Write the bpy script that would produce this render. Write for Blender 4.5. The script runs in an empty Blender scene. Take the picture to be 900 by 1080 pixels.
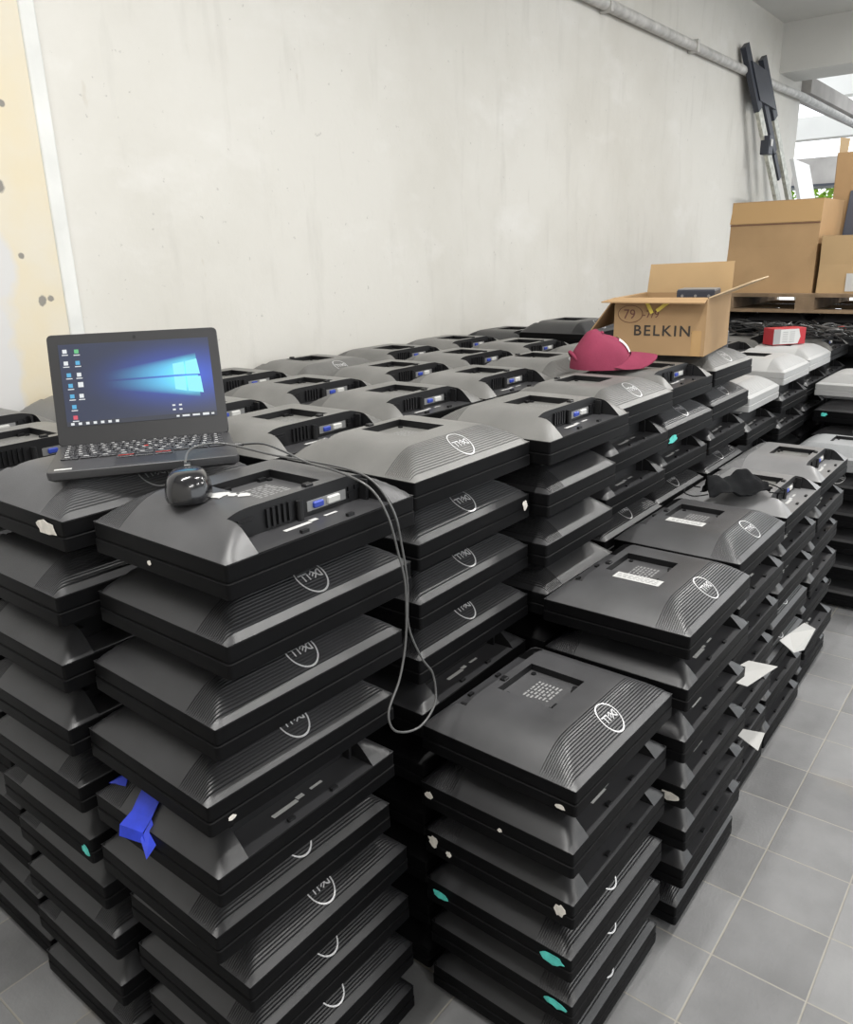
import bpy, math, random
from mathutils import Vector, Matrix
random.seed(7)
C = bpy.context.scene.collection
R = math.radians

# ------------------------------------------------------------------ materials
def mat(name, col=(.5, .5, .5), rough=.5, spec=.5, metal=0.0, bump=0.0, bscale=200., var=0.0, vscale=6., emit=None, estr=1.0, coat=0.0, alpha=None):
    m = bpy.data.materials.new(name); m.use_nodes = True
    nt = m.node_tree; b = nt.nodes['Principled BSDF']
    b.inputs['Base Color'].default_value = (*col, 1)
    b.inputs['Roughness'].default_value = rough
    b.inputs['Specular IOR Level'].default_value = spec
    b.inputs['Metallic'].default_value = metal
    b.inputs['Coat Weight'].default_value = coat
    tc = nt.nodes.new('ShaderNodeTexCoord')
    if var > 0:
        n = nt.nodes.new('ShaderNodeTexNoise'); n.inputs['Scale'].default_value = vscale; n.inputs['Detail'].default_value = 6
        oi = nt.nodes.new('ShaderNodeObjectInfo')
        va = nt.nodes.new('ShaderNodeVectorMath'); va.operation = 'ADD'
        nt.links.new(tc.outputs['Object'], va.inputs[0]); nt.links.new(oi.outputs['Location'], va.inputs[1])
        nt.links.new(va.outputs[0], n.inputs['Vector'])
        r = nt.nodes.new('ShaderNodeValToRGB')
        r.color_ramp.elements[0].position = .3; r.color_ramp.elements[1].position = .75
        r.color_ramp.elements[0].color = (*[max(0, c * (1 - var)) for c in col], 1)
        r.color_ramp.elements[1].color = (*[min(1, c * (1 + var)) for c in col], 1)
        nt.links.new(n.outputs['Fac'], r.inputs['Fac']); nt.links.new(r.outputs['Color'], b.inputs['Base Color'])
    if bump > 0:
        n2 = nt.nodes.new('ShaderNodeTexNoise'); n2.inputs['Scale'].default_value = bscale; n2.inputs['Detail'].default_value = 4
        bp = nt.nodes.new('ShaderNodeBump'); bp.inputs['Strength'].default_value = bump; bp.inputs['Distance'].default_value = .002
        nt.links.new(tc.outputs['Object'], n2.inputs['Vector']); nt.links.new(n2.outputs['Fac'], bp.inputs['Height']); nt.links.new(bp.outputs['Normal'], b.inputs['Normal'])
    if emit:
        b.inputs['Emission Color'].default_value = (*emit, 1); b.inputs['Emission Strength'].default_value = estr
    return m

COVERM = mat('cover_plastic_mid_lit', (.058, .058, .061), .38, .8, bump=.12, bscale=900, var=.25, vscale=9)  # middle tone for some stack tops: a little top light put into the colour
COVERD = mat('cover_plastic_dusty_lit', (.150, .148, .142), .42, .7, bump=.12, bscale=900, var=.22, vscale=7)  # dust, lightened further to put the overhead sheen on tops into the colour
COVERG = mat('cover_plastic_grey', (.21, .21, .214), .40, .7, bump=.12, bscale=900, var=.12, vscale=7)  # grey plastic of two aisle tops, with grazing sheen put into the tone
COVER = mat('cover_plastic', (.024, .024, .026), .38, .65, bump=.12, bscale=900, var=.25, vscale=9)
CASE = mat('casing_plastic', (.003, .003, .0035), .55, .12, bump=.08, bscale=700, var=.3, vscale=14)
BEZEL = mat('bezel_plastic', (.006, .006, .007), .45, .4)
BAY = mat('bay_plastic', (.009, .009, .010), .5, .4)
BAYF = mat('bay_floor_plastic', (.04, .04, .043), .40, .7)
PLATE = mat('plate_plastic', (.07, .07, .073), .40, .8)
LOGO = mat('logo_silver', (.62, .62, .63), .35, .5, metal=.3)
STEEL = mat('port_steel', (.30, .30, .30), .4, metal=.5)
BLUE = mat('vga_blue', (.03, .06, .36), .4)
WHITEP = mat('dvi_white', (.55, .55, .53), .45)
STICK = mat('sticker_white', (.55, .55, .54), .5)
TEXTG = mat('print_grey', (.3, .3, .3), .5)
GREYP = mat('pale_grey_plastic', (.36, .37, .38), .45, var=.08)
GREYC = mat('pale_casing_plastic', (.24, .245, .25), .45, var=.08)
WHITEM = mat('white_plastic', (.43, .43, .427), .42, var=.05)
WHITEC = mat('white_casing_plastic', (.36, .36, .357), .42, var=.05)
TEAL = mat('teal_paint', (.10, .62, .55), .5, var=.3, vscale=60)
PAINTW = mat('white_scuff', (.78, .74, .68), .7, var=.2, vscale=60)
TAPE = mat('blue_tape', (.02, .05, .62), .38, var=.25, vscale=30)
PAPER = mat('paper', (.46, .455, .44), .7)
CARD = mat('cardboard', (.39, .255, .135), .75, .2, bump=.1, bscale=60, var=.09, vscale=5)
CARDL = mat('cardboard_inner', (.47, .325, .175), .75, .2, var=.07, vscale=5)
CARDE = mat('cardboard_edge', (.55, .42, .27), .8, .2)
INK = mat('ink_black', (.035, .03, .025), .7)
INKR = mat('ink_marker', (.16, .07, .05), .7)
PTAPE = mat('packing_tape', (.46, .29, .13), .25, .5)
WOOD = mat('pallet_wood', (.27, .19, .12), .8, .2, bump=.3, bscale=30, var=.35, vscale=8)
CAPM = mat('cap_cloth', (.235, .038, .075), .85, .2, bump=.5, bscale=500, var=.12, vscale=12)
CAPD = mat('cap_under_cloth', (.06, .02, .025), .85, .2)
CAPW = mat('cap_patch', (.85, .84, .82), .7)
MASKM = mat('mask_cloth', (.008, .0085, .0095), .8, .15, bump=.4, bscale=300)
RUB = mat('cable_rubber', (.02, .02, .021), .35)
CORD = mat('cable_grey', (.10, .10, .10), .3)
LAP = mat('laptop_plastic', (.042, .042, .045), .42, var=.1)
LAPD = mat('laptop_dark', (.02, .02, .022), .38)
KEY = mat('key_plastic', (.022, .022, .025), .4)
KEYP = mat('key_print', (.55, .55, .55), .5)
REDM = mat('red_plastic', (.55, .04, .03), .45)
MOUSE = mat('mouse_plastic', (.012, .012, .014), .16, .6, coat=.3)
REDB = mat('red_card', (.42, .02, .03), .5)
STANDM = mat('stand_black', (.035, .04, .055), .45)
STANDL = mat('stand_chrome', (.5, .5, .45), .3, metal=.8, var=.4, vscale=25)
NAVY = mat('navy_panel', (.075, .085, .115), .4)
FOAM = mat('foam_white', (.82, .84, .86), .7)
PIPE = mat('pipe_paint', (.5, .49, .47), .5, var=.25, vscale=15)
BEAM = mat('beam_paint', (.66, .655, .63), .8, .2, var=.05, vscale=2)
BEAMD = mat('beam_weathered', (.40, .38, .36), .85, .2, var=.2, vscale=3)
TRIM = mat('trim_paint', (.68, .685, .665), .7, .2, var=.08, vscale=8)
LEAF = mat('leaf_green', (.25, .42, .03), .6, var=.5, vscale=9)
LAMP = mat('added_lamp_tube', (1, 1, 1), emit=(1, .97, .92), estr=6)
LAMPB = mat('added_lamp_body', (.8, .8, .78), .5)

def wall_material():
    m = bpy.data.materials.new('plaster_wall'); m.use_nodes = True; nt = m.node_tree; N = nt.nodes; L = nt.links
    b = N['Principled BSDF']; b.inputs['Roughness'].default_value = .75; b.inputs['Specular IOR Level'].default_value = .25
    tc = N.new('ShaderNodeTexCoord')
    def noise(scale, det, sx=1, sz=1):
        mp = N.new('ShaderNodeMapping'); mp.inputs['Scale'].default_value = (sx, 1, sz); L.new(tc.outputs['Object'], mp.inputs['Vector'])
        n = N.new('ShaderNodeTexNoise'); n.inputs['Scale'].default_value = scale; n.inputs['Detail'].default_value = det; n.inputs['Roughness'].default_value = .6
        L.new(mp.outputs[0], n.inputs['Vector']); return n.outputs['Fac']
    def ramp(f, p0, p1):
        r = N.new('ShaderNodeMapRange'); r.inputs['From Min'].default_value = p0; r.inputs['From Max'].default_value = p1; L.new(f, r.inputs['Value']); return r.outputs[0]
    def mix(a, c2, f, amt):
        mm = N.new('ShaderNodeMath'); mm.operation = 'MULTIPLY'; mm.inputs[1].default_value = amt; L.new(f, mm.inputs[0])
        x = N.new('ShaderNodeMixRGB'); L.new(mm.outputs[0], x.inputs['Fac'])
        if isinstance(a, tuple): x.inputs['Color1'].default_value = (*a, 1)
        else: L.new(a, x.inputs['Color1'])
        x.inputs['Color2'].default_value = (*c2, 1); return x.outputs[0]
    c = mix((.64, .625, .585), (.53, .51, .46), ramp(noise(1.1, 8), .45, .75), .7)      # broad stains
    c = mix(c, (.47, .455, .42), ramp(noise(3.0, 8, 3.0, .5), .56, .8), .55)                # vertical streaks
    c = mix(c, (.74, .73, .71), ramp(noise(2.2, 6, .8, 1.6), .55, .75), .5)                # repainted patches
    c = mix(c, (.30, .29, .28), ramp(noise(38, 3), .70, .74), .45)                          # specks
    c = mix(c, (.42, .36, .27), ramp(noise(14, 4, 1, .4), .68, .78), .35)
    L.new(c, b.inputs['Base Color'])
    bp = N.new('ShaderNodeBump'); bp.inputs['Strength'].default_value = .25; bp.inputs['Distance'].default_value = .01
    L.new(noise(9, 8), bp.inputs['Height']); L.new(bp.outputs[0], b.inputs['Normal'])
    return m
WALL = wall_material()

def pillar_material():
    m = bpy.data.materials.new('cream_plaster'); m.use_nodes = True; nt = m.node_tree; N = nt.nodes; L = nt.links
    b = N['Principled BSDF']; b.inputs['Roughness'].default_value = .8; b.inputs['Specular IOR Level'].default_value = .2
    tc = N.new('ShaderNodeTexCoord')
    n = N.new('ShaderNodeTexNoise'); n.inputs['Scale'].default_value = 2.5; n.inputs['Detail'].default_value = 8; L.new(tc.outputs['Object'], n.inputs['Vector'])
    r = N.new('ShaderNodeValToRGB'); r.color_ramp.elements[0].position = .38; r.color_ramp.elements[1].position = .62
    r.color_ramp.elements[0].color = (.66, .58, .42, 1); r.color_ramp.elements[1].color = (.64, .61, .54, 1)
    L.new(n.outputs['Fac'], r.inputs['Fac']); col = r.outputs['Color']
    # pale repaired band at the outer side of the pillar
    sx = N.new('ShaderNodeSeparateXYZ'); L.new(tc.outputs['Object'], sx.inputs[0])
    n3 = N.new('ShaderNodeTexNoise'); n3.inputs['Scale'].default_value = 5; n3.inputs['Detail'].default_value = 6; L.new(tc.outputs['Object'], n3.inputs['Vector'])
    ad = N.new('ShaderNodeMath'); ad.operation = 'MULTIPLY_ADD'; ad.inputs[1].default_value = .25; L.new(n3.outputs['Fac'], ad.inputs[0]); L.new(sx.outputs['X'], ad.inputs[2])
    mr = N.new('ShaderNodeMapRange'); mr.inputs['From Min'].default_value = 1.22; mr.inputs['From Max'].default_value = 1.19; L.new(ad.outputs[0], mr.inputs['Value'])
    mx = N.new('ShaderNodeMixRGB'); mx.inputs['Color2'].default_value = (.60, .595, .59, 1); L.new(mr.outputs[0], mx.inputs['Fac']); L.new(col, mx.inputs['Color1']); col = mx.outputs[0]
    # chipped holes with bare grey cement
    for (x, z, rad) in CHIPS:
        d = N.new('ShaderNodeVectorMath'); d.operation = 'SUBTRACT'; d.inputs[1].default_value = (x, 0, z); L.new(tc.outputs['Object'], d.inputs[0])
        mp = N.new('ShaderNodeVectorMath'); mp.operation = 'MULTIPLY'; mp.inputs[1].default_value = (1, 0, 1); L.new(d.outputs[0], mp.inputs[0])
        ln = N.new('ShaderNodeVectorMath'); ln.operation = 'LENGTH'; L.new(mp.outputs[0], ln.inputs[0])
        n2 = N.new('ShaderNodeTexNoise'); n2.inputs['Scale'].default_value = 28; n2.inputs['Detail'].default_value = 5; L.new(tc.outputs['Object'], n2.inputs['Vector'])
        a2 = N.new('ShaderNodeMath'); a2.operation = 'MULTIPLY_ADD'; a2.inputs[1].default_value = rad * 2.2; L.new(n2.outputs['Fac'], a2.inputs[0]); L.new(ln.outputs['Value'], a2.inputs[2])
        m2 = N.new('ShaderNodeMapRange'); m2.inputs['From Min'].default_value = rad * 2.05; m2.inputs['From Max'].default_value = rad * 1.75; L.new(a2.outputs[0], m2.inputs['Value'])
        x2 = N.new('ShaderNodeMixRGB'); x2.inputs['Color2'].default_value = (.26, .245, .22, 1); L.new(m2.outputs[0], x2.inputs['Fac']); L.new(col, x2.inputs['Color1']); col = x2.outputs[0]
    L.new(col, b.inputs['Base Color'])
    bp = N.new('ShaderNodeBump'); bp.inputs['Strength'].default_value = .4; bp.inputs['Distance'].default_value = .01; L.new(n3.outputs['Fac'], bp.inputs['Height']); L.new(bp.outputs[0], b.inputs['Normal'])
    return m
CHIPS = [(1.10, 1.78, .022), (1.17, 1.475, .016), (1.195, 1.478, .010), (1.13, 1.60, .010), (1.11, 1.99, .018), (1.15, 1.985, .010), (1.08, 1.82, .009)]
CREAM = pillar_material()

def floor_material():
    m = bpy.data.materials.new('slate_tiles'); m.use_nodes = True; nt = m.node_tree; N = nt.nodes; L = nt.links
    b = N['Principled BSDF']; b.inputs['Specular IOR Level'].default_value = .4
    tc = N.new('ShaderNodeTexCoord'); sp = N.new('ShaderNodeSeparateXYZ'); L.new(tc.outputs['Object'], sp.inputs[0])
    def M(op, a, v=None, v2=None):
        n = N.new('ShaderNodeMath'); n.operation = op
        for i, q in enumerate((a, v, v2)):
            if q is None: continue
            if isinstance(q, (int, float)): n.inputs[i].default_value = q
            else: L.new(q, n.inputs[i])
        return n.outputs[0]
    PX, PY = .2139, .2068
    gx = M('DIVIDE', M('SUBTRACT', sp.outputs['X'], 1.313), PX); gy = M('DIVIDE', M('SUBTRACT', sp.outputs['Y'], .4106), PY)
    dx = M('MULTIPLY', M('PINGPONG', gx, .5), PX); dy = M('MULTIPLY', M('PINGPONG', gy, .5), PY)
    d = M('MINIMUM', dx, dy)
    nz = N.new('ShaderNodeTexNoise'); nz.inputs['Scale'].default_value = 30; L.new(tc.outputs['Object'], nz.inputs['Vector'])
    d = M('ADD', d, M('MULTIPLY', M('SUBTRACT', nz.outputs['Fac'], .5), .002))
    g = N.new('ShaderNodeMapRange'); g.inputs['From Min'].default_value = .0027; g.inputs['From Max'].default_value = .0014; L.new(d, g.inputs['Value'])
    cell = N.new('ShaderNodeCombineXYZ'); L.new(M('FLOOR', gx), cell.inputs[0]); L.new(M('FLOOR', gy), cell.inputs[1])
    wn = N.new('ShaderNodeTexWhiteNoise'); L.new(cell.outputs[0], wn.inputs['Vector'])
    n1 = N.new('ShaderNodeTexNoise'); n1.inputs['Scale'].default_value = 5; n1.inputs['Detail'].default_value = 9; L.new(tc.outputs['Object'], n1.inputs['Vector'])
    f = M('MULTIPLY_ADD', wn.outputs['Value'], .35, M('MULTIPLY', n1.outputs['Fac'], .9))
    r = N.new('ShaderNodeValToRGB'); r.color_ramp.elements[0].position = .3; r.color_ramp.elements[1].position = .9
    r.color_ramp.elements[0].color = (.14, .14, .142, 1); r.color_ramp.elements[1].color = (.265, .265, .268, 1); L.new(f, r.inputs['Fac'])
    n4 = N.new('ShaderNodeTexNoise'); n4.inputs['Scale'].default_value = 2.2; n4.inputs['Detail'].default_value = 7; L.new(tc.outputs['Object'], n4.inputs['Vector'])
    st = N.new('ShaderNodeMapRange'); st.inputs['From Min'].default_value = .62; st.inputs['From Max'].default_value = .72; L.new(n4.outputs['Fac'], st.inputs['Value'])
    mx0 = N.new('ShaderNodeMixRGB'); mx0.inputs['Color2'].default_value = (.21, .175, .125, 1); L.new(M('MULTIPLY', st.outputs[0], .6), mx0.inputs['Fac']); L.new(r.outputs['Color'], mx0.inputs['Color1'])
    mx = N.new('ShaderNodeMixRGB'); mx.inputs['Color2'].default_value = (.30, .285, .25, 1); L.new(g.outputs[0], mx.inputs['Fac']); L.new(mx0.outputs[0], mx.inputs['Color1'])
    L.new(mx.outputs[0], b.inputs['Base Color'])
    rr = N.new('ShaderNodeMapRange'); rr.inputs['To Min'].default_value = .38; rr.inputs['To Max'].default_value = .62; L.new(n1.outputs['Fac'], rr.inputs['Value']); L.new(rr.outputs[0], b.inputs['Roughness'])
    bp = N.new('ShaderNodeBump'); bp.inputs['Strength'].default_value = .35; bp.inputs['Distance'].default_value = .004
    n5 = N.new('ShaderNodeTexNoise'); n5.inputs['Scale'].default_value = 120; L.new(tc.outputs['Object'], n5.inputs['Vector'])
    L.new(M('SUBTRACT', M('MULTIPLY', n5.outputs['Fac'], .5), g.outputs[0]), bp.inputs['Height']); L.new(bp.outputs[0], b.inputs['Normal'])
    return m
FLOOR = floor_material()

def screen_material():
    m = bpy.data.materials.new('desktop_wallpaper'); m.use_nodes = True; nt = m.node_tree; N = nt.nodes; L = nt.links
    N.remove(N['Principled BSDF']); out = N['Material Output']
    tc = N.new('ShaderNodeTexCoord'); sp = N.new('ShaderNodeSeparateXYZ'); L.new(tc.outputs['Object'], sp.inputs[0])
    def M(op, a, v=None, v2=None):
        n = N.new('ShaderNodeMath'); n.operation = op
        for i, q in enumerate((a, v, v2)):
            if q is None: continue
            if isinstance(q, (int, float)): n.inputs[i].default_value = q
            else: L.new(q, n.inputs[i])
        return n.outputs[0]
    x = M('DIVIDE', sp.outputs['X'], SW); z = M('DIVIDE', sp.outputs['Z'], SH)      # -.5 .. .5
    dx = M('SUBTRACT', x, .30); dz = M('SUBTRACT', z, .03)
    rad = M('SQRT', M('ADD', M('MULTIPLY', M('MULTIPLY', dx, dx), .55), M('MULTIPLY', dz, dz)))
    glow = M('POWER', M('MAXIMUM', M('SUBTRACT', 1.0, M('MULTIPLY', rad, 1.9)), 0.0), 1.7)
    # beams fanning out to the left of the window
    left = M('MAXIMUM', M('SUBTRACT', .46, x), 0.0)
    wid = M('MULTIPLY_ADD', left, -.28, .30)
    inside = M('MAXIMUM', M('SUBTRACT', 1.0, M('POWER', M('ABSOLUTE', M('DIVIDE', dz, M('MAXIMUM', wid, .03))), 3.0)), 0.0)
    fade = M('POWER', M('MAXIMUM', M('SUBTRACT', 1.0, M('MULTIPLY', M('ABSOLUTE', M('SUBTRACT', x, .32)), 1.75)), 0.0), 1.8)
    beam = M('MULTIPLY', inside, fade)
    beam = M('MULTIPLY', beam, M('LESS_THAN', x, .40))
    mid = M('SUBTRACT', 1.0, M('MULTIPLY', M('LESS_THAN', M('ABSOLUTE', M('MULTIPLY_ADD', x, -.02, dz)), .012), .8))
    beam = M('MULTIPLY', beam, mid)
    cb = N.new('ShaderNodeCombineXYZ')
    L.new(M('ADD', M('MULTIPLY_ADD', glow, .02, .030), M('MULTIPLY', beam, .16)), cb.inputs[0])
    L.new(M('ADD', M('MULTIPLY_ADD', glow, .10, .040), M('MULTIPLY', beam, .95)), cb.inputs[1])
    L.new(M('ADD', M('MULTIPLY_ADD', glow, .75, .085), M('MULTIPLY', beam, .75)), cb.inputs[2])
    em = N.new('ShaderNodeEmission'); em.inputs['Strength'].default_value = .95; L.new(cb.outputs[0], em.inputs['Color'])
    gl = N.new('ShaderNodeBsdfGlossy'); gl.inputs['Roughness'].default_value = .35; gl.inputs['Color'].default_value = (.05, .05, .05, 1)
    ad = N.new('ShaderNodeAddShader'); L.new(em.outputs[0], ad.inputs[0]); L.new(gl.outputs[0], ad.inputs[1]); L.new(ad.outputs[0], out.inputs['Surface'])
    return m
SW, SH = .282, .160
SCREEN = screen_material()
GLOWC = mat('screen_cyan', (0, 0, 0), emit=(.30, .88, 1.0), estr=1.0)
ICONS = [mat('icon_white', (0, 0, 0), emit=(.85, .88, .9), estr=.9), mat('icon_blue', (0, 0, 0), emit=(.1, .45, .75), estr=.9),
         mat('icon_green', (0, 0, 0), emit=(.15, .6, .25), estr=.9), mat('icon_red', (0, 0, 0), emit=(.75, .1, .15), estr=.9)]
TASKB = mat('taskbar', (0, 0, 0), emit=(.035, .04, .06), estr=1)

# ------------------------------------------------------------------ mesh helpers
class MB:
    def __init__(s): s.v = []; s.f = []; s.mi = []; s.m = 0
    def add(s, vs, fs):
        o = len(s.v); s.v += [tuple(v) for v in vs]
        for f in fs: s.f.append(tuple(o + i for i in f)); s.mi.append(s.m)
    def box(s, x0, x1, y0, y1, z0, z1, b=0.0):
        if b <= 0:
            s.add([(x0, y0, z0), (x1, y0, z0), (x1, y1, z0), (x0, y1, z0), (x0, y0, z1), (x1, y0, z1), (x1, y1, z1), (x0, y1, z1)],
                  [(3, 2, 1, 0), (4, 5, 6, 7), (0, 1, 5, 4), (1, 2, 6, 5), (2, 3, 7, 6), (3, 0, 4, 7)])
        else:
            s.loops([(z0, b), (z0 + b, 0), (z1 - b, 0), (z1, b)], x0, x1, y0, y1, b)
    def loops(s, zi, x0, x1, y0, y1, r, seg=3, bot=True, top=True):
        """stack of rounded-rectangle outlines: zi = [(z, inset), ...]"""
        n = 4 * (seg + 1); vs = []; fs = []
        for z, i in zi:
            rr = max(r - i, r * .25)
            for q, (cx, cy) in enumerate(((x1 - i - rr, y1 - i - rr), (x0 + i + rr, y1 - i - rr), (x0 + i + rr, y0 + i + rr), (x1 - i - rr, y0 + i + rr))):
                for k in range(seg + 1):
                    a = (q + k / seg) * math.pi / 2
                    vs.append((cx + rr * math.cos(a), cy + rr * math.sin(a), z))
        for l in range(len(zi) - 1):
            for k in range(n):
                a = l * n + k; b = l * n + (k + 1) % n
                fs.append((a, b, b + n, a + n))
        if bot: fs.append(tuple(reversed(range(n))))
        if top: fs.append(tuple(range((len(zi) - 1) * n, len(zi) * n)))
        s.add(vs, fs)
    def tube(s, path, r, seg=8, cap=True):
        P = [Vector(p) for p in path]; n = len(P); vs = []; fs = []
        up = Vector((0, 0, 1))
        for i, p in enumerate(P):
            t = (P[min(i + 1, n - 1)] - P[max(i - 1, 0)]).normalized()
            a = t.cross(up)
            if a.length < .05: a = t.cross(Vector((1, 0, 0)))
            a.normalize(); b = t.cross(a)
            rr = r[i] if isinstance(r, (list, tuple)) else r
            for k in range(seg):
                th = 2 * math.pi * k / seg; vs.append(p + a * (rr * math.cos(th)) + b * (rr * math.sin(th)))
        for i in range(n - 1):
            for k in range(seg):
                a = i * seg + k; b = i * seg + (k + 1) % seg
                fs.append((a, a + seg, b + seg, b))
        if cap: fs += [tuple(range(seg)), tuple(reversed(range((n - 1) * seg, n * seg)))]
        s.add(vs, fs)
    def bar(s, p, q, wx, wy, up=(0, 0, 1)):
        """rectangular bar from p to q"""
        p, q = Vector(p), Vector(q); t = (q - p).normalized(); a = t.cross(Vector(up))
        if a.length < .01: a = t.cross(Vector((0, 1, 0)))
        a.normalize(); b = a.cross(t); a *= wx / 2; b *= wy / 2
        s.add([p - a - b, p + a - b, p + a + b, p - a + b, q - a - b, q + a - b, q + a + b, q - a + b],
              [(3, 2, 1, 0), (4, 5, 6, 7), (0, 1, 5, 4), (1, 2, 6, 5), (2, 3, 7, 6), (3, 0, 4, 7)])
    def slab(s, pts, nrm, th):
        """thick polygon sheet"""
        n = Vector(nrm).normalized() * th; k = len(pts)
        vs = [Vector(p) for p in pts] + [Vector(p) + n for p in pts]
        s.add(vs, [tuple(reversed(range(k))), tuple(range(k, 2 * k))] + [(i, (i + 1) % k, k + (i + 1) % k, k + i) for i in range(k)])
    def mesh(s, name, mats, smooth=None):
        me = bpy.data.meshes.new(name); me.from_pydata(s.v, [], s.f)
        for m in (mats if isinstance(mats, (list, tuple)) else [mats]): me.materials.append(m)
        me.polygons.foreach_set('material_index', s.mi)
        me.update()
        if smooth is not None:
            me.polygons.foreach_set('use_smooth', [True] * len(me.polygons)); me.set_sharp_from_angle(angle=R(smooth))
        return me
def ob(name, me, parent=None, loc=None, rot=None):
    o = bpy.data.objects.new(name, me); C.objects.link(o)
    if parent: o.parent = parent
    if loc is not None: o.location = loc
    if rot is not None: o.rotation_euler = rot
    return o
def empty(name, loc, rz=0): return ob(name, None, None, loc, (0, 0, rz))
def tag(o, label, cat, group=None, kind=None):
    if label: o['label'] = label
    if cat: o['category'] = cat
    if group: o['group'] = group
    if kind: o['kind'] = kind
    return o
def struct(name, me, loc=None):
    o = ob(name, me, None, loc); o['kind'] = 'structure'; return o
def spline(pts, n=8):
    """Catmull-Rom through pts"""
    P = [Vector(p) for p in pts]; out = []
    for i in range(len(P) - 1):
        a, b, c, d = P[max(i - 1, 0)], P[i], P[i + 1], P[min(i + 2, len(P) - 1)]
        for k in range(n):
            t = k / n
            out.append(.5 * ((2 * b) + (c - a) * t + (2 * a - 5 * b + 4 * c - d) * t * t + (3 * b - 3 * c + d - a) * t ** 3))
    return out + [P[-1]]

# ------------------------------------------------------------------ the monitor
W, D, ED, DT = .41, .349, .072, .0472
BX, BYB = .145, -D / 2 + .068             # port bay half width and its back wall
VX, VY0, VY1 = .064, -D / 2 + .088, -D / 2 + .215
RIB0 = D / 2 - .080
NR = 14
def smin(a, b, k=.18):
    h = max(k - abs(a - b), 0) / k
    return min(a, b) - h * h * k * .25
def dome(x, y, ribs=False):
    cl = lambda q: max(0., min(1., q))
    s = 1 - (1 - cl((W / 2 - .002 - abs(x)) / .105)) ** 1.85
    t = 1 - (1 - cl((D / 2 - .002 - y) / .090)) ** 1.50
    b = 1 - (1 - cl((y + D / 2 - .002) / .070)) ** 1.5
    full = smin(1, smin(1, 1))
    return ED + DT * max(0., smin(s, smin(t, b)) / full)
def frange(a, b, n): return [a + (b - a) * i / n for i in range(n + 1)]
def cover_mesh(name, m, lod):
    e = .002
    xs = frange(-W / 2 + e, -BX, 5) + frange(-BX, -VX, 5)[1:] + frange(-VX, VX, 4)[1:] + frange(VX, BX, 5)[1:] + frange(BX, W / 2 - e, 5)[1:]
    ys = frange(-D / 2 + e, BYB, 6) + [VY0] + frange(VY0, VY1, 4)[1:] + [RIB0 - .004]
    if lod < 2:
        pit = .066 / NR
        for i in range(NR):
            y0 = RIB0 + i * pit
            ys += [y0, y0 + pit * .48, y0 + pit * .58, y0 + pit * .9]
        ys += [RIB0 + .0662, RIB0 + .0725, D / 2 - e]
        grooves = {round(RIB0 + i * pit + pit * q, 7) for i in range(NR) for q in (.58, .9)}
    else:
        xs = xs[::2] if len(xs) % 2 else xs
        ys += frange(RIB0, D / 2 - e, 5); grooves = set()
    b = MB(); nx = len(xs)
    vs = []
    for y in ys:
        g = .0034 if round(y, 7) in grooves else 0.
        for x in xs:
            z = dome(x, y)
            vs.append((x, y, max(ED, z - g * min(1, (z - ED) / .004))))
    fs = []
    for j in range(len(ys) - 1):
        for i in range(nx - 1):
            cx, cy = (xs[i] + xs[i + 1]) / 2, (ys[j] + ys[j + 1]) / 2
            if lod < 2 and abs(cx) < BX and cy < BYB: continue
            if lod < 2 and abs(cx) < VX and VY0 < cy < VY1: continue
            a = j * nx + i; fs.append((a, a + 1, a + 1 + nx, a + nx))
    b.add(vs, fs)
    return b.mesh(name, m, 28)
def casing_into(b):
    b.loops([(.017, .004), (.020, .0), (.0422, .0), (.0436, .0018), (.0440, .0036), (.0462, .0036), (.0468, .0014), (.0700, .0014), (.072, .003)], -W / 2, W / 2, -D / 2, D / 2, .007)
def bezel_into(b):
    b.loops([(0, .050), (.004, .048), (.0172, .046)], -W / 2, W / 2, -D / 2, D / 2, .012)
def casing_mesh(m):
    b = MB(); casing_into(b); return b.mesh('casing', m, 35)
def bezel_mesh(m):
    b = MB(); bezel_into(b); return b.mesh('front_bezel', m, 35)
def bay_mesh(m, mf):
    b = MB(); z0 = ED + .0006; n = 10
    yl = frange(-D / 2 + .002, BYB, n)
    for sx in (-1, 1):
        vs = [(sx * BX, y, z0) for y in yl] + [(sx * BX, y, dome(BX, y)) for y in yl]
        b.add(vs, [(i, i + 1, n + 2 + i, n + 1 + i) if sx > 0 else (i, n + 1 + i, n + 2 + i, i + 1) for i in range(n)])
    xl = frange(-BX, BX, 12)
    vs = [(x, BYB, z0) for x in xl] + [(x, BYB, dome(x, BYB)) for x in xl]
    b.add(vs, [(i, i + 1, 14 + i, 13 + i) for i in range(12)])
    # side buttresses inside the bay
    b.box(-BX + .004, -BX + .012, BYB - .02, BYB, z0, z0 + .03); b.box(BX - .012, BX - .006, BYB - .018, BYB, z0, z0 + .036)
    b.m = 1
    b.add([(-BX, -D / 2 + .002, z0), (BX, -D / 2 + .002, z0), (BX, BYB, z0), (-BX, BYB, z0)], [(0, 1, 2, 3)])
    b.m = 0
    for x in (-.052, .048): b.box(x, x + .014, -D / 2 + .010, -D / 2 + .017, z0, z0 + .005)       # clips at the lip
    return b.mesh('port_bay', [m, mf])
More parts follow.
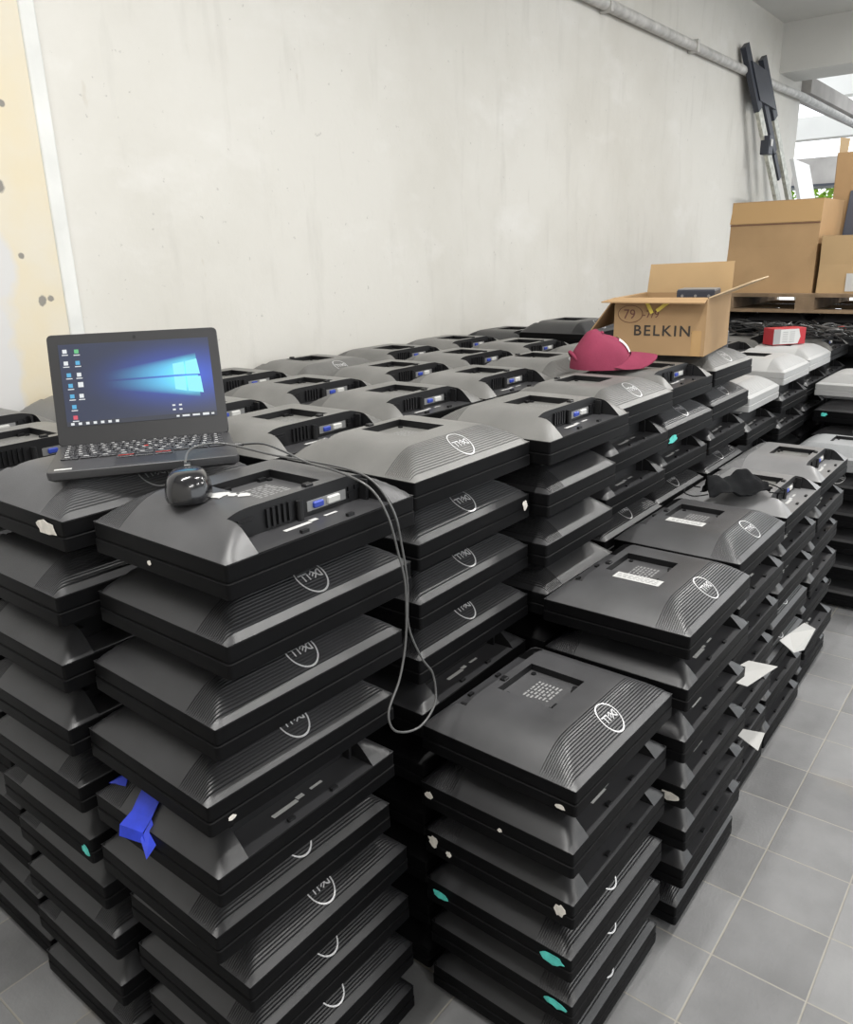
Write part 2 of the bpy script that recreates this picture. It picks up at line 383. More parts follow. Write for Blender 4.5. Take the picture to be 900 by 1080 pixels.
def plate_mesh(m):
    b = MB(); zt = dome(0, 0); z0 = zt - .015; b.m = 0
    b.add([(-VX, VY0, z0), (VX, VY0, z0), (VX, VY1, z0), (-VX, VY1, z0), (-VX, VY0, zt), (VX, VY0, zt), (VX, VY1, zt), (-VX, VY1, zt)],
          [(0, 1, 2, 3)]); b.m = 1  # recess walls take the dark bezel colour, which paints in their shade
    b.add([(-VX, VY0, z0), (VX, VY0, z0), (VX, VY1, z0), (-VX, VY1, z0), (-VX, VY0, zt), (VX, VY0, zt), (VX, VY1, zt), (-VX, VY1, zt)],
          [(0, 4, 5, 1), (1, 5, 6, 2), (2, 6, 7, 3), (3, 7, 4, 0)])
    for x in (-.05, .05):
        for y in (VY0 + .014, VY1 - .014):
            b.loops([(z0, 0), (z0 + .003, 0)], x - .005, x + .005, y - .005, y + .005, .004)
    b.box(-.045, -.030, VY1 - .012, VY1 - .004, z0, z0 + .006); b.box(.030, .045, VY1 - .012, VY1 - .004, z0, z0 + .006)
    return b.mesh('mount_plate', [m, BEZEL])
def print_mesh(m):
    b = MB(); z = dome(0, 0) - .0146; rnd = random.Random(3)
    for r in range(7):
        y = VY0 + .040 + r * .0085; x = -.032
        while x < .030:
            w = rnd.uniform(.004, .013); b.add([(x, y, z), (x + w, y, z), (x + w, y + .0042, z), (x, y + .0042, z)], [(0, 1, 2, 3)]); x += w + rnd.uniform(.002, .006)
    return b.mesh('spec_print', m)
def latch_mesh(m):
    b = MB(); z = dome(0, 0); y = (BYB + VY0) / 2
    b.box(.018, .034, y - .006, y + .007, z - .002, z + .005, .0015); return b.mesh('release_latch', m)
LCY = D / 2 - .044
def on_dome(x, y, up=.0006): return (x, y, dome(x, y) + up)
def logo_into(b):
    n = 36; ri, ro = .0265, .0292
    vs = [on_dome(r * math.cos(2 * math.pi * k / n), LCY + r * math.sin(2 * math.pi * k / n)) for k in range(n) for r in (ri, ro)]
    b.add(vs, [(2 * k, 2 * k + 1, (2 * k + 3) % (2 * n), (2 * k + 2) % (2 * n)) for k in range(n)])
    H2 = .0068; t = .0026
    def stroke(p, q, w=t):
        p, q = Vector(p), Vector(q); d = (q - p).normalized(); nn = Vector((-d.y, d.x)) * w / 2
        m = 3
        L = [p + (q - p) * i / m for i in range(m + 1)]
        b.add([on_dome(v.x + s * nn.x, LCY + v.y + s * nn.y, .0007) for v in L for s in (-1, 1)], [(2 * i, 2 * i + 2, 2 * i + 3, 2 * i + 1)[::-1] for i in range(m)])
    # D
    x = -.0210; stroke((x, -H2), (x, H2))
    arc = [(x + .0085 * math.cos(a), H2 * .88 * math.sin(a)) for a in frange(-math.pi / 2, math.pi / 2, 6)]
    for p, q in zip(arc, arc[1:]): stroke(p, q, .0026)
    # slanted E
    cx, cy = -.0050, 0.; ca, sa = math.cos(R(38)), math.sin(R(38))
    rt = lambda u, v: (cx + ca * u - sa * v, cy + sa * u + ca * v)
    for v in (-.0047, 0., .0047): stroke(rt(-.0042, v), rt(.0045, v), .0021)
    stroke(rt(-.0042, -.0058), rt(-.0042, .0058), .0026)
    # L L
    for x in (.0052, .0152):
        stroke((x, -H2), (x, H2)); stroke((x, -H2 + t / 2), (x + .0078, -H2 + t / 2))
def logo_mesh(m):
    b = MB(); logo_into(b); return b.mesh('maker_logo', m)
def wall_box(m, x0, x1, z0, z1, dep, name, bev=0):
    b = MB(); z = ED + .0006; b.box(x0, x1, BYB - dep, BYB + .001, z + z0, z + z1, bev); return b.mesh(name, m)
PORTS = [
    ('port_strip', wall_box(STEEL, .012, .100, .008, .025, .0015, 'port_strip')),
    ('power_socket', (lambda b: (b.box(-.128, -.098, BYB - .004, BYB, ED + .006, ED + .031), b.box(-.122, -.104, BYB - .006, BYB - .003, ED + .011, ED + .026), b.mesh('power_socket', BEZEL))[-1])(MB())),
    ('vent', (lambda b: ([b.box(-.074 + i * .011, -.069 + i * .011, BYB - .005, BYB, ED + .006, ED + .036) for i in range(5)], b.mesh('vent', BEZEL))[-1])(MB())),
    ('vga_port', wall_box(BLUE, .024, .046, .011, .022, .006, 'vga_port', .002)),
    ('dvi_port', wall_box(WHITEP, .056, .084, .010, .023, .006, 'dvi_port', .002)),
    ('usb_port', wall_box(BEZEL, .106, .118, .020, .028, .003, 'usb_port')),
    ('usb_port', wall_box(BEZEL, .122, .134, .020, .028, .003, 'usb_port')),
    ('usb_port', wall_box(BEZEL, .106, .118, .008, .016, .003, 'usb_port')),
    ('screw_post', (lambda b: (b.tube([(-.008, BYB - .006, ED), (-.008, BYB - .006, ED + .034)], .006, 10), b.mesh('screw_post', BAY))[-1])(MB())),
]
def bay_sticker_mesh(m):
    b = MB(); z = ED + .0012
    def q(x, y, w, h): b.add([(x, y, z), (x + w, y, z), (x + w, y + h, z), (x, y + h, z)], [(0, 1, 2, 3)])
    q(-.060, BYB - .030, .055, .009); q(-.003, BYB - .026, .016, .009); q(.030, BYB - .024, .028, .006)
    return b.mesh('bay_sticker', m)
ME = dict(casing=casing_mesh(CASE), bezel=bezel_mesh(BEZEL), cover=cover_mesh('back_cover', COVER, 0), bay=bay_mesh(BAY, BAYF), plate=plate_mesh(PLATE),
          prt=print_mesh(TEXTG), latch=latch_mesh(BEZEL), logo=logo_mesh(LOGO), stick=bay_sticker_mesh(STICK))
PD = mat('plate_dusty_lit', (.16, .158, .15), .45, .6)  # dusty plate, its colour also raised for light falling on the tops
MID_LIT = dict(ME, cover=cover_mesh('back_cover', COVERM, 0))
DUSTY_LIT = dict(ME, cover=cover_mesh('back_cover', COVERD, 0), plate=plate_mesh(PD))
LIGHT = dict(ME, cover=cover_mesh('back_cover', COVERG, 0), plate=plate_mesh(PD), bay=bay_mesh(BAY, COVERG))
GREY = dict(ME, casing=casing_mesh(GREYC), cover=cover_mesh('back_cover', GREYP, 0), plate=plate_mesh(GREYP))
WHITE = dict(ME, casing=casing_mesh(WHITEC), cover=cover_mesh('back_cover', WHITEM, 0), plate=plate_mesh(WHITEM), bezel=bezel_mesh(WHITEC))
def low_mesh():
    b = MB(); bezel_into(b); casing_into(b)
    me = cover_mesh('tmp', COVER, 2); o = len(b.v)
    b.v += [tuple(v.co) for v in me.vertices]
    for p in me.polygons: b.f.append(tuple(o + i for i in p.vertices)); b.mi.append(0)
    bpy.data.meshes.remove(me)
    return b.mesh('monitor', CASE, 28)
LOW = low_mesh()

def monitor(x, y, z, rot, label, group, lod, M=None, logo=True):
    """x, y = world centre, z = base. lod 0 all parts, 1 the parts that show in a stack, 2 buried"""
    M = M or ME
    if lod == 2:
        m = Matrix.Translation((x, y, z)) @ Matrix.Rotation(rot, 4, 'Z')
        BURIED.add([m @ v.co for v in LOW.vertices], [tuple(p.vertices) for p in LOW.polygons]); return None
    o = empty('monitor', (x, y, z), rot); tag(o, label, 'monitor', group)
    ob('casing', M['casing'], o); ob('front_bezel', M['bezel'], o); ob('back_cover', M['cover'], o)
    by = ob('port_bay', M['bay'], o)
    if logo: ob('maker_logo', M['logo'], o)
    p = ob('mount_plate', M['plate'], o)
    if lod == 0:
        ob('spec_print', M['prt'], p); ob('release_latch', M['latch'], o)
        for n, me in PORTS: ob(n, me, by)
    ob('bay_sticker', M['stick'], by)
    return o

ALL = {}
BURIED = MB()
ORD = ['top', 'second from top', 'third from top', 'fourth from top', 'fifth from top', 'sixth from top', 'seventh from top', 'eighth from top', 'ninth from top', 'bottom one']
def facing(o): return {'P': 'ports facing out', 'L': 'logo edge out', 'E': 'turned sideways', 'V': 'turned sideways'}[o]
ROT = {'P': 0.0, 'L': math.pi, 'E': math.pi / 2, 'V': math.pi / 2}
def stack(key, u, v, ztop, pattern, phrase, group, lods, M=None, over=None, mods=None, jit=.0025, kinds='black monitor', step=None, topM=None, toplogo=True, topname=None):
    """u, v: the near corner of the stack (v measured from the wall side negative); pattern: orientation from the top down"""
    n = len(pattern); st = step or (ztop - ED) / (n - 1) if n > 1 else .12
    rnd = random.Random(sum(map(ord, key)) * 7 + 1)
    for i, c in enumerate(pattern):
        k = n - 1 - i
        uu, vv, da = u + rnd.uniform(-jit, jit), v + rnd.uniform(-jit, jit), R(rnd.uniform(-.7, .7))
        if over and i in over:
            ov = over[i]; uu, vv = ov[0], ov[1]; da = R(ov[2]) if len(ov) > 2 else 0
        wx, wy = (W, D) if c in 'PL' else (D, W)
        if i == 0 or (over and i in over): pass
        cx, cy = uu + wx / 2, -vv + wy / 2
        z = st * k
        lod = lods[min(i, len(lods) - 1)]
        nm = ORD[i] if i < n - 1 or n == 1 else 'bottom one'
        side = facing(c)
        col = kinds if not (i == 0 and topname) else topname
        lab = f'{col}, {nm} in {phrase}' + ('' if i == 0 and topM in (WHITE, GREY) else f', {side}')
        g = group
        Mx = topM if (i == 0 and topM) else M
        lg = toplogo if i == 0 else (M is None or M is ME)
        o = monitor(cx, cy, z, ROT[c] + da, lab, g, lod, Mx, lg)
        ALL[key, k] = (o, ROT[c], wx, wy)
E9 = 1.17
# tall front row (its near corner stands under the mouse)
stack('m0', .585, -.868, E9, 'PLLLPLLLLL', 'the corner stack under the mouse', 'monitors of the corner stack', [0, 1], topM=MID_LIT,
      over={0: (.621, -.852, -.4), 1: (.612, -.856, -.5), 2: (.584, -.860, -1.6), 3: (.560, -.868, -1.5), 4: (.552, -.864, 0), 5: (.552, -.882, -1.)})
stack('m1', 1.086, -.898, E9, 'LLLLPLPLLP', "the tall front row's second stack", 'monitors of the tall front row', [0, 1, 1, 1, 1, 2], over={0: (1.086, -.898, 0)}, topM=DUSTY_LIT)
stack('m2', 1.508, -.859, E9, 'PEEELPLPLP', "the tall front row's third stack", 'monitors of the tall front row', [0, 1, 1, 1, 2], over={0: (1.508, -.856, 0)}, topM=DUSTY_LIT)
stack('m3', 1.926, -.912, 1.162, 'LPPLPPLPLP', "the tall front row's fourth stack", 'monitors of the tall front row', [0, 1, 1, 1, 2], over={0: (1.926, -.906, 0)}, topM=DUSTY_LIT)
stack('m4', 2.346, -.934, 1.155, 'PLPLPPLPLP', "the tall front row's fifth stack", 'monitors of the tall front row', [0, 1, 1, 1, 1, 2], over={0: (2.346, -.934, 0), 1: (2.352, -.925, 0)}, topM=DUSTY_LIT)
stack('m5', 2.768, -.932, 1.164, 'LLPLPPLPLP', "the tall front row's sixth stack", 'monitors of the tall front row', [0, 1, 1, 1, 1, 2], over={0: (2.768, -.932, 0)}, topM=DUSTY_LIT)
# rows behind it, up to the wall
stack('a0', .560, -1.262, E9, 'LLPPLPPLPL', 'the stack under the laptop', 'monitors of the laptop stack', [0, 1], topM=MID_LIT,
      over={0: (.590, -1.236, 0), 1: (.556, -1.232, 0), 2: (.548, -1.236, 0), 3: (.538, -1.240, .5), 4: (.540, -1.246, .4), 5: (.548, -1.256, 0)})
def inner(key, u, v, pat, phrase):
    stack(key, u, v, E9, pat + 'PLPLPLPLP', phrase, 'monitors on top of the tall pile', [0, 2], topM=DUSTY_LIT)
for i, (u, o) in enumerate(zip((1.055, 1.475, 1.895, 2.318, 2.745), 'PPPLP')):
    inner(f'a{i + 1}', u, -1.290 if i > 0 else -1.268, o, f"the second tall row's {['second', 'third', 'fourth', 'fifth', 'sixth'][i]} stack")
stack('b0', .575, -1.625, E9, 'PLPLPPLPLP', "the third tall row's first stack", 'monitors on top of the tall pile', [0, 1], topM=DUSTY_LIT)
for i, (u, o) in enumerate(zip((1.035, 1.456, 1.877, 2.298, 2.720), 'PPPPP')):
    inner(f'b{i + 1}', u, -1.645 if i > 0 else -1.622, o, f"the third tall row's {['second', 'third', 'fourth', 'fifth', 'sixth'][i]} stack")
stack('c0', .600, -1.985, E9, 'PLPLPPLPLP', "the wall row's first stack", 'monitors on top of the tall pile', [0, 1], topM=DUSTY_LIT)
for i, (u, o) in enumerate(zip((1.030, 1.452, 1.874, 2.296, 2.720), 'LPLPP')):
    inner(f'c{i + 1}', u, -2.0 if i > 0 else -1.976, o, f"the wall row's {['second', 'third', 'fourth', 'fifth', 'sixth'][i]} stack")
# low front row along the aisle
EN = .804
stack('n0', 1.05, -.522, .682, 'LPPLLL', "the aisle row's first stack", 'monitors of the low aisle row', [0, 1], topM=MID_LIT,
      over={0: (1.055, -.527, -1.2), 1: (1.043, -.525, -.6), 2: (1.053, -.525, -.8), 3: (1.050, -.523, -1), 4: (1.060, -.523, -.8), 5: (1.062, -.524, -.5)})
stack('n1', 1.49, -.497, EN, 'LPPPPPL', "the aisle row's second stack", 'monitors of the low aisle row', [0, 1], topM=MID_LIT,
      over={0: (1.488, -.508, .4), 1: (1.489, -.502, 0), 2: (1.482, -.497, 0), 3: (1.494, -.49, -.5), 4: (1.507, -.487, 0), 5: (1.526, -.491, 0), 6: (1.535, -.503, 0)})
stack('n2', 1.955, -.546, EN, 'LPPPPPP', "the aisle row's third stack", 'monitors of the low aisle row', [0, 1], topM=MID_LIT, over={0: (1.950, -.553, 0)}, jit=.004)
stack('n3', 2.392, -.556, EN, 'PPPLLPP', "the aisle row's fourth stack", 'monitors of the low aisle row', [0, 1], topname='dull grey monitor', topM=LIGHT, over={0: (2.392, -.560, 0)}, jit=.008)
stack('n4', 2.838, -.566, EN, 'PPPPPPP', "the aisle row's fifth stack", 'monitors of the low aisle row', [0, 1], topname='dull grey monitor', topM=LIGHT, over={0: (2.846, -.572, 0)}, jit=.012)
# beyond: stacks with white and grey monitors on top
stack('r0', 3.215, -.938, 1.000, 'LPPPPPPP', "the white-topped row's first stack", 'monitors of the white topped row', [0, 1, 1, 2], topM=WHITE, toplogo=False, topname='white monitor')
stack('r1', 3.655, -.930, 1.048, 'LPPPPPPPP', "the white-topped row's second stack", 'monitors of the white topped row', [0, 1, 1, 2], topM=WHITE, toplogo=False, topname='white monitor')
stack('r2', 4.120, -.945, 1.048, 'LPPPPPPPP', "the white-topped row's third stack", 'monitors of the white topped row', [0, 1, 1, 2], topM=WHITE, toplogo=False, topname='white monitor')
stack('r3', 4.540, -.946, 1.048, 'PPPPPPPPP', "the white-topped row's last stack", 'monitors of the white topped row', [0, 1, 1, 2], topM=DUSTY_LIT)
for j, v in enumerate((-1.300, -1.652, -2.004)):
    for i in range(4):
        u = 3.215 + .43 * i
        k = 9 if (j, i) == (2, 0) else 8
        z = ED + .122 * k
        if (j, i) == (1, 0): k, z = 9, 1.222
        stack(f'q{j}{i}', u, v, z, ('L' if (i + j) % 3 == 1 else 'P') + 'PLPLPLPLP'[:k], f"the far pile's row {['one', 'two', 'three'][j]}, stack {['one', 'two', 'three', 'four'][i]}", 'monitors on the far pile', [1, 2], topM=None if k == 9 else DUSTY_LIT)
for j in range(3):
    for i in range(2):
        stack(f's{j}{i}', 4.965 + .43 * i, -.83 - .355 * j, ED + .1205 * 9, 'PLPLPLPLPL', f"the pallet pile's row {['one', 'two', 'three'][j]}, stack {['one', 'two'][i]}", 'monitors under the pallet', [1 if i == 0 else 2, 1 if i == 0 else 2, 2], jit=.003)
# cross row at the end of the aisle
stack('p0', 3.72, -.490, .684, 'VEEVEE', 'the cross stack at the aisle end', 'monitors of the cross stacks', [1], topM=GREY, toplogo=False, topname='pale grey monitor', jit=.008)
stack('p1', 4.17, -.500, .806, 'VEEVEEV', 'the cross stack beneath the white monitor', 'monitors of the cross stacks', [1, 1, 2], jit=.006)
stack('p2', 4.60, -.510, .806, 'VEEVEEV', 'the farthest cross stack', 'monitors of the cross stacks', [1, 1, 2], jit=.006)
o = monitor(4.20 + D / 2, .50 + W / 2 + .02, .806 + .049, math.pi / 2, 'white monitor lying on the black cross stack at the aisle end', 'monitors of the cross stacks', 1, WHITE, False)

me = BURIED.mesh('buried_monitors', CASE, 28)
tag(ob('buried_monitors', me), 'the black monitors buried under the visible top layers of the pile', 'monitors', None, 'stuff')

# paint marks and stickers that sit on single monitors
def blob(n, seed, rag=.45):
    r = random.Random(seed); return [(math.cos(2 * math.pi * i / n) * (1 - rag * r.random()), math.sin(2 * math.pi * i / n) * (1 - rag * r.random())) for i in range(n)]
def side(key, k, p):      # p: offset from the monitor's near corner along the pile's axes -> the monitor's own frame
    o, rot, wx, wy = ALL[key, k]
    return Matrix.Rotation(-rot, 3, 'Z') @ Vector((p[0] - wx / 2, p[1] - wy / 2, p[2]))
def mark(key, k, face, pos, dz, sw, sh, m, seed, name='paint_mark', lab=None):
    o, rot, wx, wy = ALL[key, k]
    pts = blob(14, seed); up = lambda z: .0009 if .042 < z < .0475 else 0
    if face == 'left':   P = [(-.0004, pos + a * sw, min(.069, dz + b_ * sh)) for a, b_ in pts]; n = (-1, 0, 0)
    else:                P = [(pos + a * sw, -.0004, min(.069, dz + b_ * sh)) for a, b_ in pts]; n = (0, -1, 0)
    b = MB(); b.slab([side(key, k, p) for p in P], Matrix.Rotation(-rot, 3, 'Z') @ Vector(n), .0008); q = ob(name, b.mesh(name, m), o)
    if lab: q['label'] = lab
mark('n0', 4, 'left', .325, .050, .012, .010, PAINTW, 1)
mark('n0', 3, 'left', .325, .052, .016, .016, PAINTW, 2)
mark('n0', 3, 'left', .285, .040, .009, .008, PAINTW, 3)
mark('n0', 3, 'left', .028, .050, .014, .017, PAINTW, 4)
mark('n0', 4, 'left', .155, .050, .006, .005, PAINTW, 5)
mark('n0', 2, 'left', .310, .048, .026, .012, TEAL, 6)
mark('n0', 2, 'left', .042, .054, .030, .014, TEAL, 7)
mark('n0', 1, 'left', .038, .058, .028, .011, TEAL, 8)
mark('a0', 9, 'left', .055, .052, .040, .016, PAINTW, 9)
mark('a0', 4, 'left', .020, .042, .018, .014, TEAL, 10)
mark('m1', 8, 'front', .385, .052, .012, .014, PAINTW, 11)
mark('n1', 3, 'left', .036, .042, .026, .014, PAINTW, 12)
mark('m0', 6, 'front', .040, .034, .010, .005, PAINTW, 17)
mark('m4', 8, 'front', .050, .034, .040, .016, TEAL, 13)
mark('m4', 8, 'left', .042, .034, .030, .014, TEAL, 14)
mark('p1', 6, 'left', .36, .055, .020, .012, TEAL, 15)
mark('m0', 9, 'left', .19, .035, .006, .005, PAINTW, 16)
mark('n0', 5, 'left', .030, .030, .012, .006, PAINTW, 18)
for key, k, y0, y1, x0 in (('n1', 6, .118, .228, .108), ('n2', 6, .138, .242, .098)):
    o = ALL[key, k][0]; z = dome(0, 0) + .0008
    def flat(x_0, x_1, y_0, y_1, zz): b.add([side(key, k, p) for p in ((x_0, y_0, zz), (x_1, y_0, zz), (x_1, y_1, zz), (x_0, y_1, zz))], [(0, 1, 2, 3)])
    b = MB(); flat(x0, x0 + .034, y0, y1, z); s = ob('asset_sticker', b.mesh('asset_sticker', STICK), o); s['label'] = 'white paper asset sticker'
    b = MB(); rnd = random.Random(k)
    for t in range(3):
        yy = y0 + .008
        while yy < y1 - .012:
            w_ = rnd.uniform(.004, .012); flat(x0 + .007 + t * .008, x0 + .010 + t * .008, yy, yy + w_, z + .0004); yy += w_ + .004
    ob('sticker_print', b.mesh('sticker_print', TEXTG), s)
# torn paper label on the mount plate of the monitor that carries the mouse
o = ALL['m0', 9][0]; b = MB()
for (px, py, s, sd) in ((-.092, -.018, .019, 21), (-.078, -.036, .010, 22), (-.066, -.052, .012, 23)):
    pts = blob(12, sd, .5); b.slab([(px + a * s * 1.2, py + c * s, dome(px + a * s, py + c * s) + .0006) for a, c in pts], (0, 0, 1), .0006)
ob('torn_label', b.mesh('torn_label', STICK), o)

# ------------------------------------------------------------------ laptop
LW, LD, LT = .320, .222, .019
lap = empty('laptop', (.6119, 1.3087, 1.2182), R(-33.66)); tag(lap, 'open black laptop with a lit blue desktop on the monitor pile', 'laptop')
b = MB(); b.loops([(0, .010), (.005, .001), (.012, 0), (LT - .001, 0), (LT, .0012)], 0, LW, 0, LD, .010); ob('base', b.mesh('base', LAP, 35), lap)
b = MB(); ky0, ky1 = .088, .205; rows = [15, 14, 14, 13, 12, 9]
b.m = 0
for r, n in enumerate(reversed(rows)):
    y0 = ky0 + r * (ky1 - ky0) / 6; kw = (LW - .030) / n
    for i in range(n):
        w = kw - .0026
        if r == 0 and i == 3: pass
        x = .015 + i * kw
        b.m = 0; b.box(x, x + w, y0, y0 + .0165, LT + .0002, LT + .0026, .0006)
        b.m = 1; b.add([(x + w * .2, y0 + .009, LT + .0028), (x + w * .5, y0 + .009, LT + .0028), (x + w * .5, y0 + .0135, LT + .0028), (x + w * .2, y0 + .0135, LT + .0028)], [(0, 1, 2, 3)])
ob('keyboard', b.mesh('keyboard', [KEY, KEYP]), lap)
b = MB(); b.loops([(LT, 0), (LT + .003, .0)], .156, .164, .140, .148, .0035); ob('pointing_stick', b.mesh('pointing_stick', REDM), lap)['label'] = 'red pointing stick'
tp = MB(); tp.box(.108, .212, .010, .066, LT, LT + .0006, .0002); tpo = ob('touchpad', tp.mesh('touchpad', LAPD), lap)
b = MB()
for x0 in (.110, .142, .176): b.box(x0, x0 + .030, .068, .081, LT, LT + .0022, .0006)
bt = ob('pointer_buttons', b.mesh('pointer_buttons', LAPD), lap)
b = MB()
for x0 in (.112, .177): b.box(x0, x0 + .027, .0785, .0805, LT + .0022, LT + .0027)
ob('red_stripe', b.mesh('red_stripe', REDM), bt)['label'] = 'thin red stripe on the buttons'
b = MB(); b.add([(.012, .012, LT + .0004), (.040, .012, LT + .0004), (.040, .022, LT + .0004), (.012, .022, LT + .0004)], [(0, 1, 2, 3)]); ob('palm_sticker', b.mesh('palm_sticker', STICK), lap)
b = MB(); b.box(LW - .001, LW + .018, .120, .133, .006, .014, .002); ob('usb_plug', b.mesh('usb_plug', RUB), lap)
lid = ob('screen_lid', None, lap, (0, LD - .004, LT - .002), (R(-20), 0, 0))
b = MB(); b.loops([(0, .0015), (.0015, 0), (.0055, 0), (.007, .0015)], 0, LW, -.004, .214, .009)
for i, v in enumerate(b.v): b.v[i] = (v[0], .007 - v[2], v[1] + .004)
me = b.mesh('screen_lid', LAPD, 35)
C.objects.unlink(lid); bpy.data.objects.remove(lid)
lid = ob('screen_lid', me, lap, (0, LD - .008, LT - .001), (R(-19.9), 0, 0))
sx, sz = LW / 2, .118
b = MB(); b.add([(-SW / 2, 0, -SH / 2), (SW / 2, 0, -SH / 2), (SW / 2, 0, SH / 2), (-SW / 2, 0, SH / 2)], [(0, 1, 2, 3)])
disp = ob('display', b.mesh('display', SCREEN), lid, (sx, -.0006, sz))
disp['label'] = 'lit screen with a blue desktop wallpaper'
def quads(name, rects, m, dy=-.0006):
    b = MB()
    for pts in rects: b.add([(x * SW, dy, z * SH) for x, z in pts], [tuple(range(len(pts)))])
    return ob(name, b.mesh(name, m), lid, (sx, -.0006, sz))
def rc(x, z, w, h): return [(x, z), (x + w, z), (x + w, z + h), (x, z + h)]
quads('window_emblem', [[(.235, .05), (.312, .045), (.312, .205), (.235, .185)], [(.322, .045), (.415, .04), (.402, .235), (.322, .208)],
                        [(.235, .025), (.312, .018), (.312, -.165), (.235, -.135)], [(.322, .018), (.417, .01), (.425, -.20), (.322, -.168)]], GLOWC)
quads('taskbar', [rc(-.5, -.5, 1, .055)], TASKB, -.0003)
quads('taskbar_icon', [rc(-.475 + .048 * i, -.488, .022, .03) for i in range(7)] + [rc(.22, -.485, .02, .022), rc(.26, -.485, .05, .022), rc(.33, -.485, .05, .022), rc(.40, -.488, .045, .03), rc(.46, -.485, .02, .022)], ICONS[0])
cols = {0: [(-.475, .39), (-.475, .245), (-.40, .10), (-.40, -.16)], 1: [(-.40, .245), (-.465, .10), (-.462, -.03), (-.46, -.16), (-.455, -.29)], 2: [(-.40, .385)], 3: [(-.455, -.42)]}
ic = []
for c_, lst in cols.items():
    quads('desktop_icon', [rc(x, z, .028, .048) for x, z in lst], ICONS[c_])
quads('icon_caption', [rc(x - .006, z - .026, .040, .011) for lst in cols.values() for x, z in lst] + [rc(.20, -.40 + .055 * r, .02, .02) for r in (0, 1)] + [rc(.245, -.40 + .055 * r, .02, .02) for r in (0, 1)] + [rc(-.40, -.03, .034, .062)], ICONS[0])
b = MB(); b.loops([(-.0004, 0), (.0004, 0)], -.003, .003, -.003, .003, .0028)
for i, v in enumerate(b.v): b.v[i] = (v[0] + LW / 2, -.0004 - v[2], v[1] + .207)
ob('webcam', b.mesh('webcam', BEZEL), lid)

# ------------------------------------------------------------------ mouse and its cable
MX, MY, MZ = .712, 1.052, 1.2165
def mouse_mesh():
    b = MB(); nu, nv = 20, 10; vs = []
    for j in range(nv + 1):
        ph = j / nv * math.pi / 2
        for i in range(nu):
            th = 2 * math.pi * i / nu; c, s = math.cos(th), math.sin(th)
            sgn = lambda q, e: math.copysign(abs(q) ** e, q)
            x = .031 * sgn(c, .75) * (1 - .10 * s) * math.cos(ph) ** .45; y = .050 * sgn(s, .8) * math.cos(ph) ** .45
            vs.append((x, y, .004 + .034 * math.sin(ph) * (1 - .25 * (y / .05) * .6)))
    fs = [(j * nu + i, j * nu + (i + 1) % nu, (j + 1) * nu + (i + 1) % nu, (j + 1) * nu + i) for j in range(nv) for i in range(nu)]
    vs += [(v[0] * .96, v[1] * .96, 0) for v in vs[:nu]]
    o = (nv + 1) * nu
    fs += [(o + i, o + (i + 1) % nu, (i + 1) % nu, i) for i in range(nu)] + [tuple(reversed(range(o, o + nu)))]
    b.add(vs, fs); return b.mesh('shell', MOUSE, 60)
ms = empty('computer_mouse', (MX, MY, MZ), R(-38)); ms.scale = (1.16, 1.16, 1.16); tag(ms, 'glossy black computer mouse beside the laptop', 'mouse')
ob('shell', mouse_mesh(), ms)
b = MB(); b.tube([(-.004, .026, .032), (.004, .026, .032)], .0075, 14); ob('scroll_wheel', b.mesh('scroll_wheel', RUB, 40), ms)
b = MB(); b.add([(-.0006, .012, .0372), (.0006, .012, .0372), (.0006, .045, .030), (-.0006, .045, .030)], [(0, 1, 2, 3)]); ob('button_seam', b.mesh('button_seam', BEZEL), ms)
c38, s38 = math.cos(R(-38)), math.sin(R(-38))
fx, fy = MX - s38 * .058, MY + c38 * .058
lapm = Matrix.Translation(lap.location) @ Matrix.Rotation(lap.rotation_euler.z, 4, 'Z')
plug = lapm @ Vector((LW + .016, .1265, .010))
T1 = 1.2215
cab = [(fx, fy, MZ + .012), (fx + .015, fy + .03, MZ + .035), (.835, 1.205, 1.250), (.885, 1.185, 1.250), (.925, 1.09, 1.232), (.945, 1.00, 1.226), (.948, .915, 1.222), (.950, .868, 1.205), (.955, .836, 1.16), (.962, .828, 1.10), (.966, .822, 1.03), (.960, .818, .955),
       (.985, .812, .885), (1.01, .806, .840), (1.005, .80, .785), (.955, .798, .762), (.895, .80, .785), (.885, .806, .825), (.925, .812, .872), (.950, .816, .94), (.958, .820, 1.03), (.950, .826, 1.09), (.938, .836, 1.16), (.930, .866, 1.205), (.925, .93, 1.224), (.930, 1.01, 1.228), (.955, 1.10, 1.232), (.965, 1.17, 1.236), plug]
b = MB(); b.tube(spline(cab, 8), .0021, 7); cb = ob('mouse_cable', b.mesh('mouse_cable', CORD, 60)); 
tag(cb, 'thin grey mouse cable looping down the corner stack', 'cable')

# ------------------------------------------------------------------ blue tape
o = ALL['m0', 5][0]; u, v = .550, -.866
def flank(py, px, up=.002):   # point on the near (x-) flank of that monitor, world
    lx = px - W / 2 if True else 0
    return (u + px, -v + py, o.location.z + dome(px - W / 2, py - D / 2) + up)
b = MB(); nn = 5
L = []
for i in range(nn + 1):
    t = i / nn; py = .250 - .022 * t
    L.append([flank(py + .008, .074 - .064 * t, .0045), flank(py - .042, .078 - .064 * t, .0045)])
vs = [p for r in L for p in r]
b.add(vs, [(2 * i, 2 * i + 1, 2 * i + 3, 2 * i + 2) for i in range(nn)])
e0, e1 = Vector(L[-1][0]), Vector(L[-1][1])
b.add([e0, e1, e1 + Vector((-.020, -.004, -.012)), e0 + Vector((-.024, .002, -.014)), e1 + Vector((-.022, -.010, -.030)), e0 + Vector((-.028, .002, -.034))], [(0, 1, 2, 3), (3, 2, 4, 5)])
b.add([e1, e1 + Vector((-.026, -.004, -.020)), e1 + Vector((-.030, -.020, -.050)), e1 + Vector((-.006, -.022, -.030))], [(0, 1, 2, 3)])
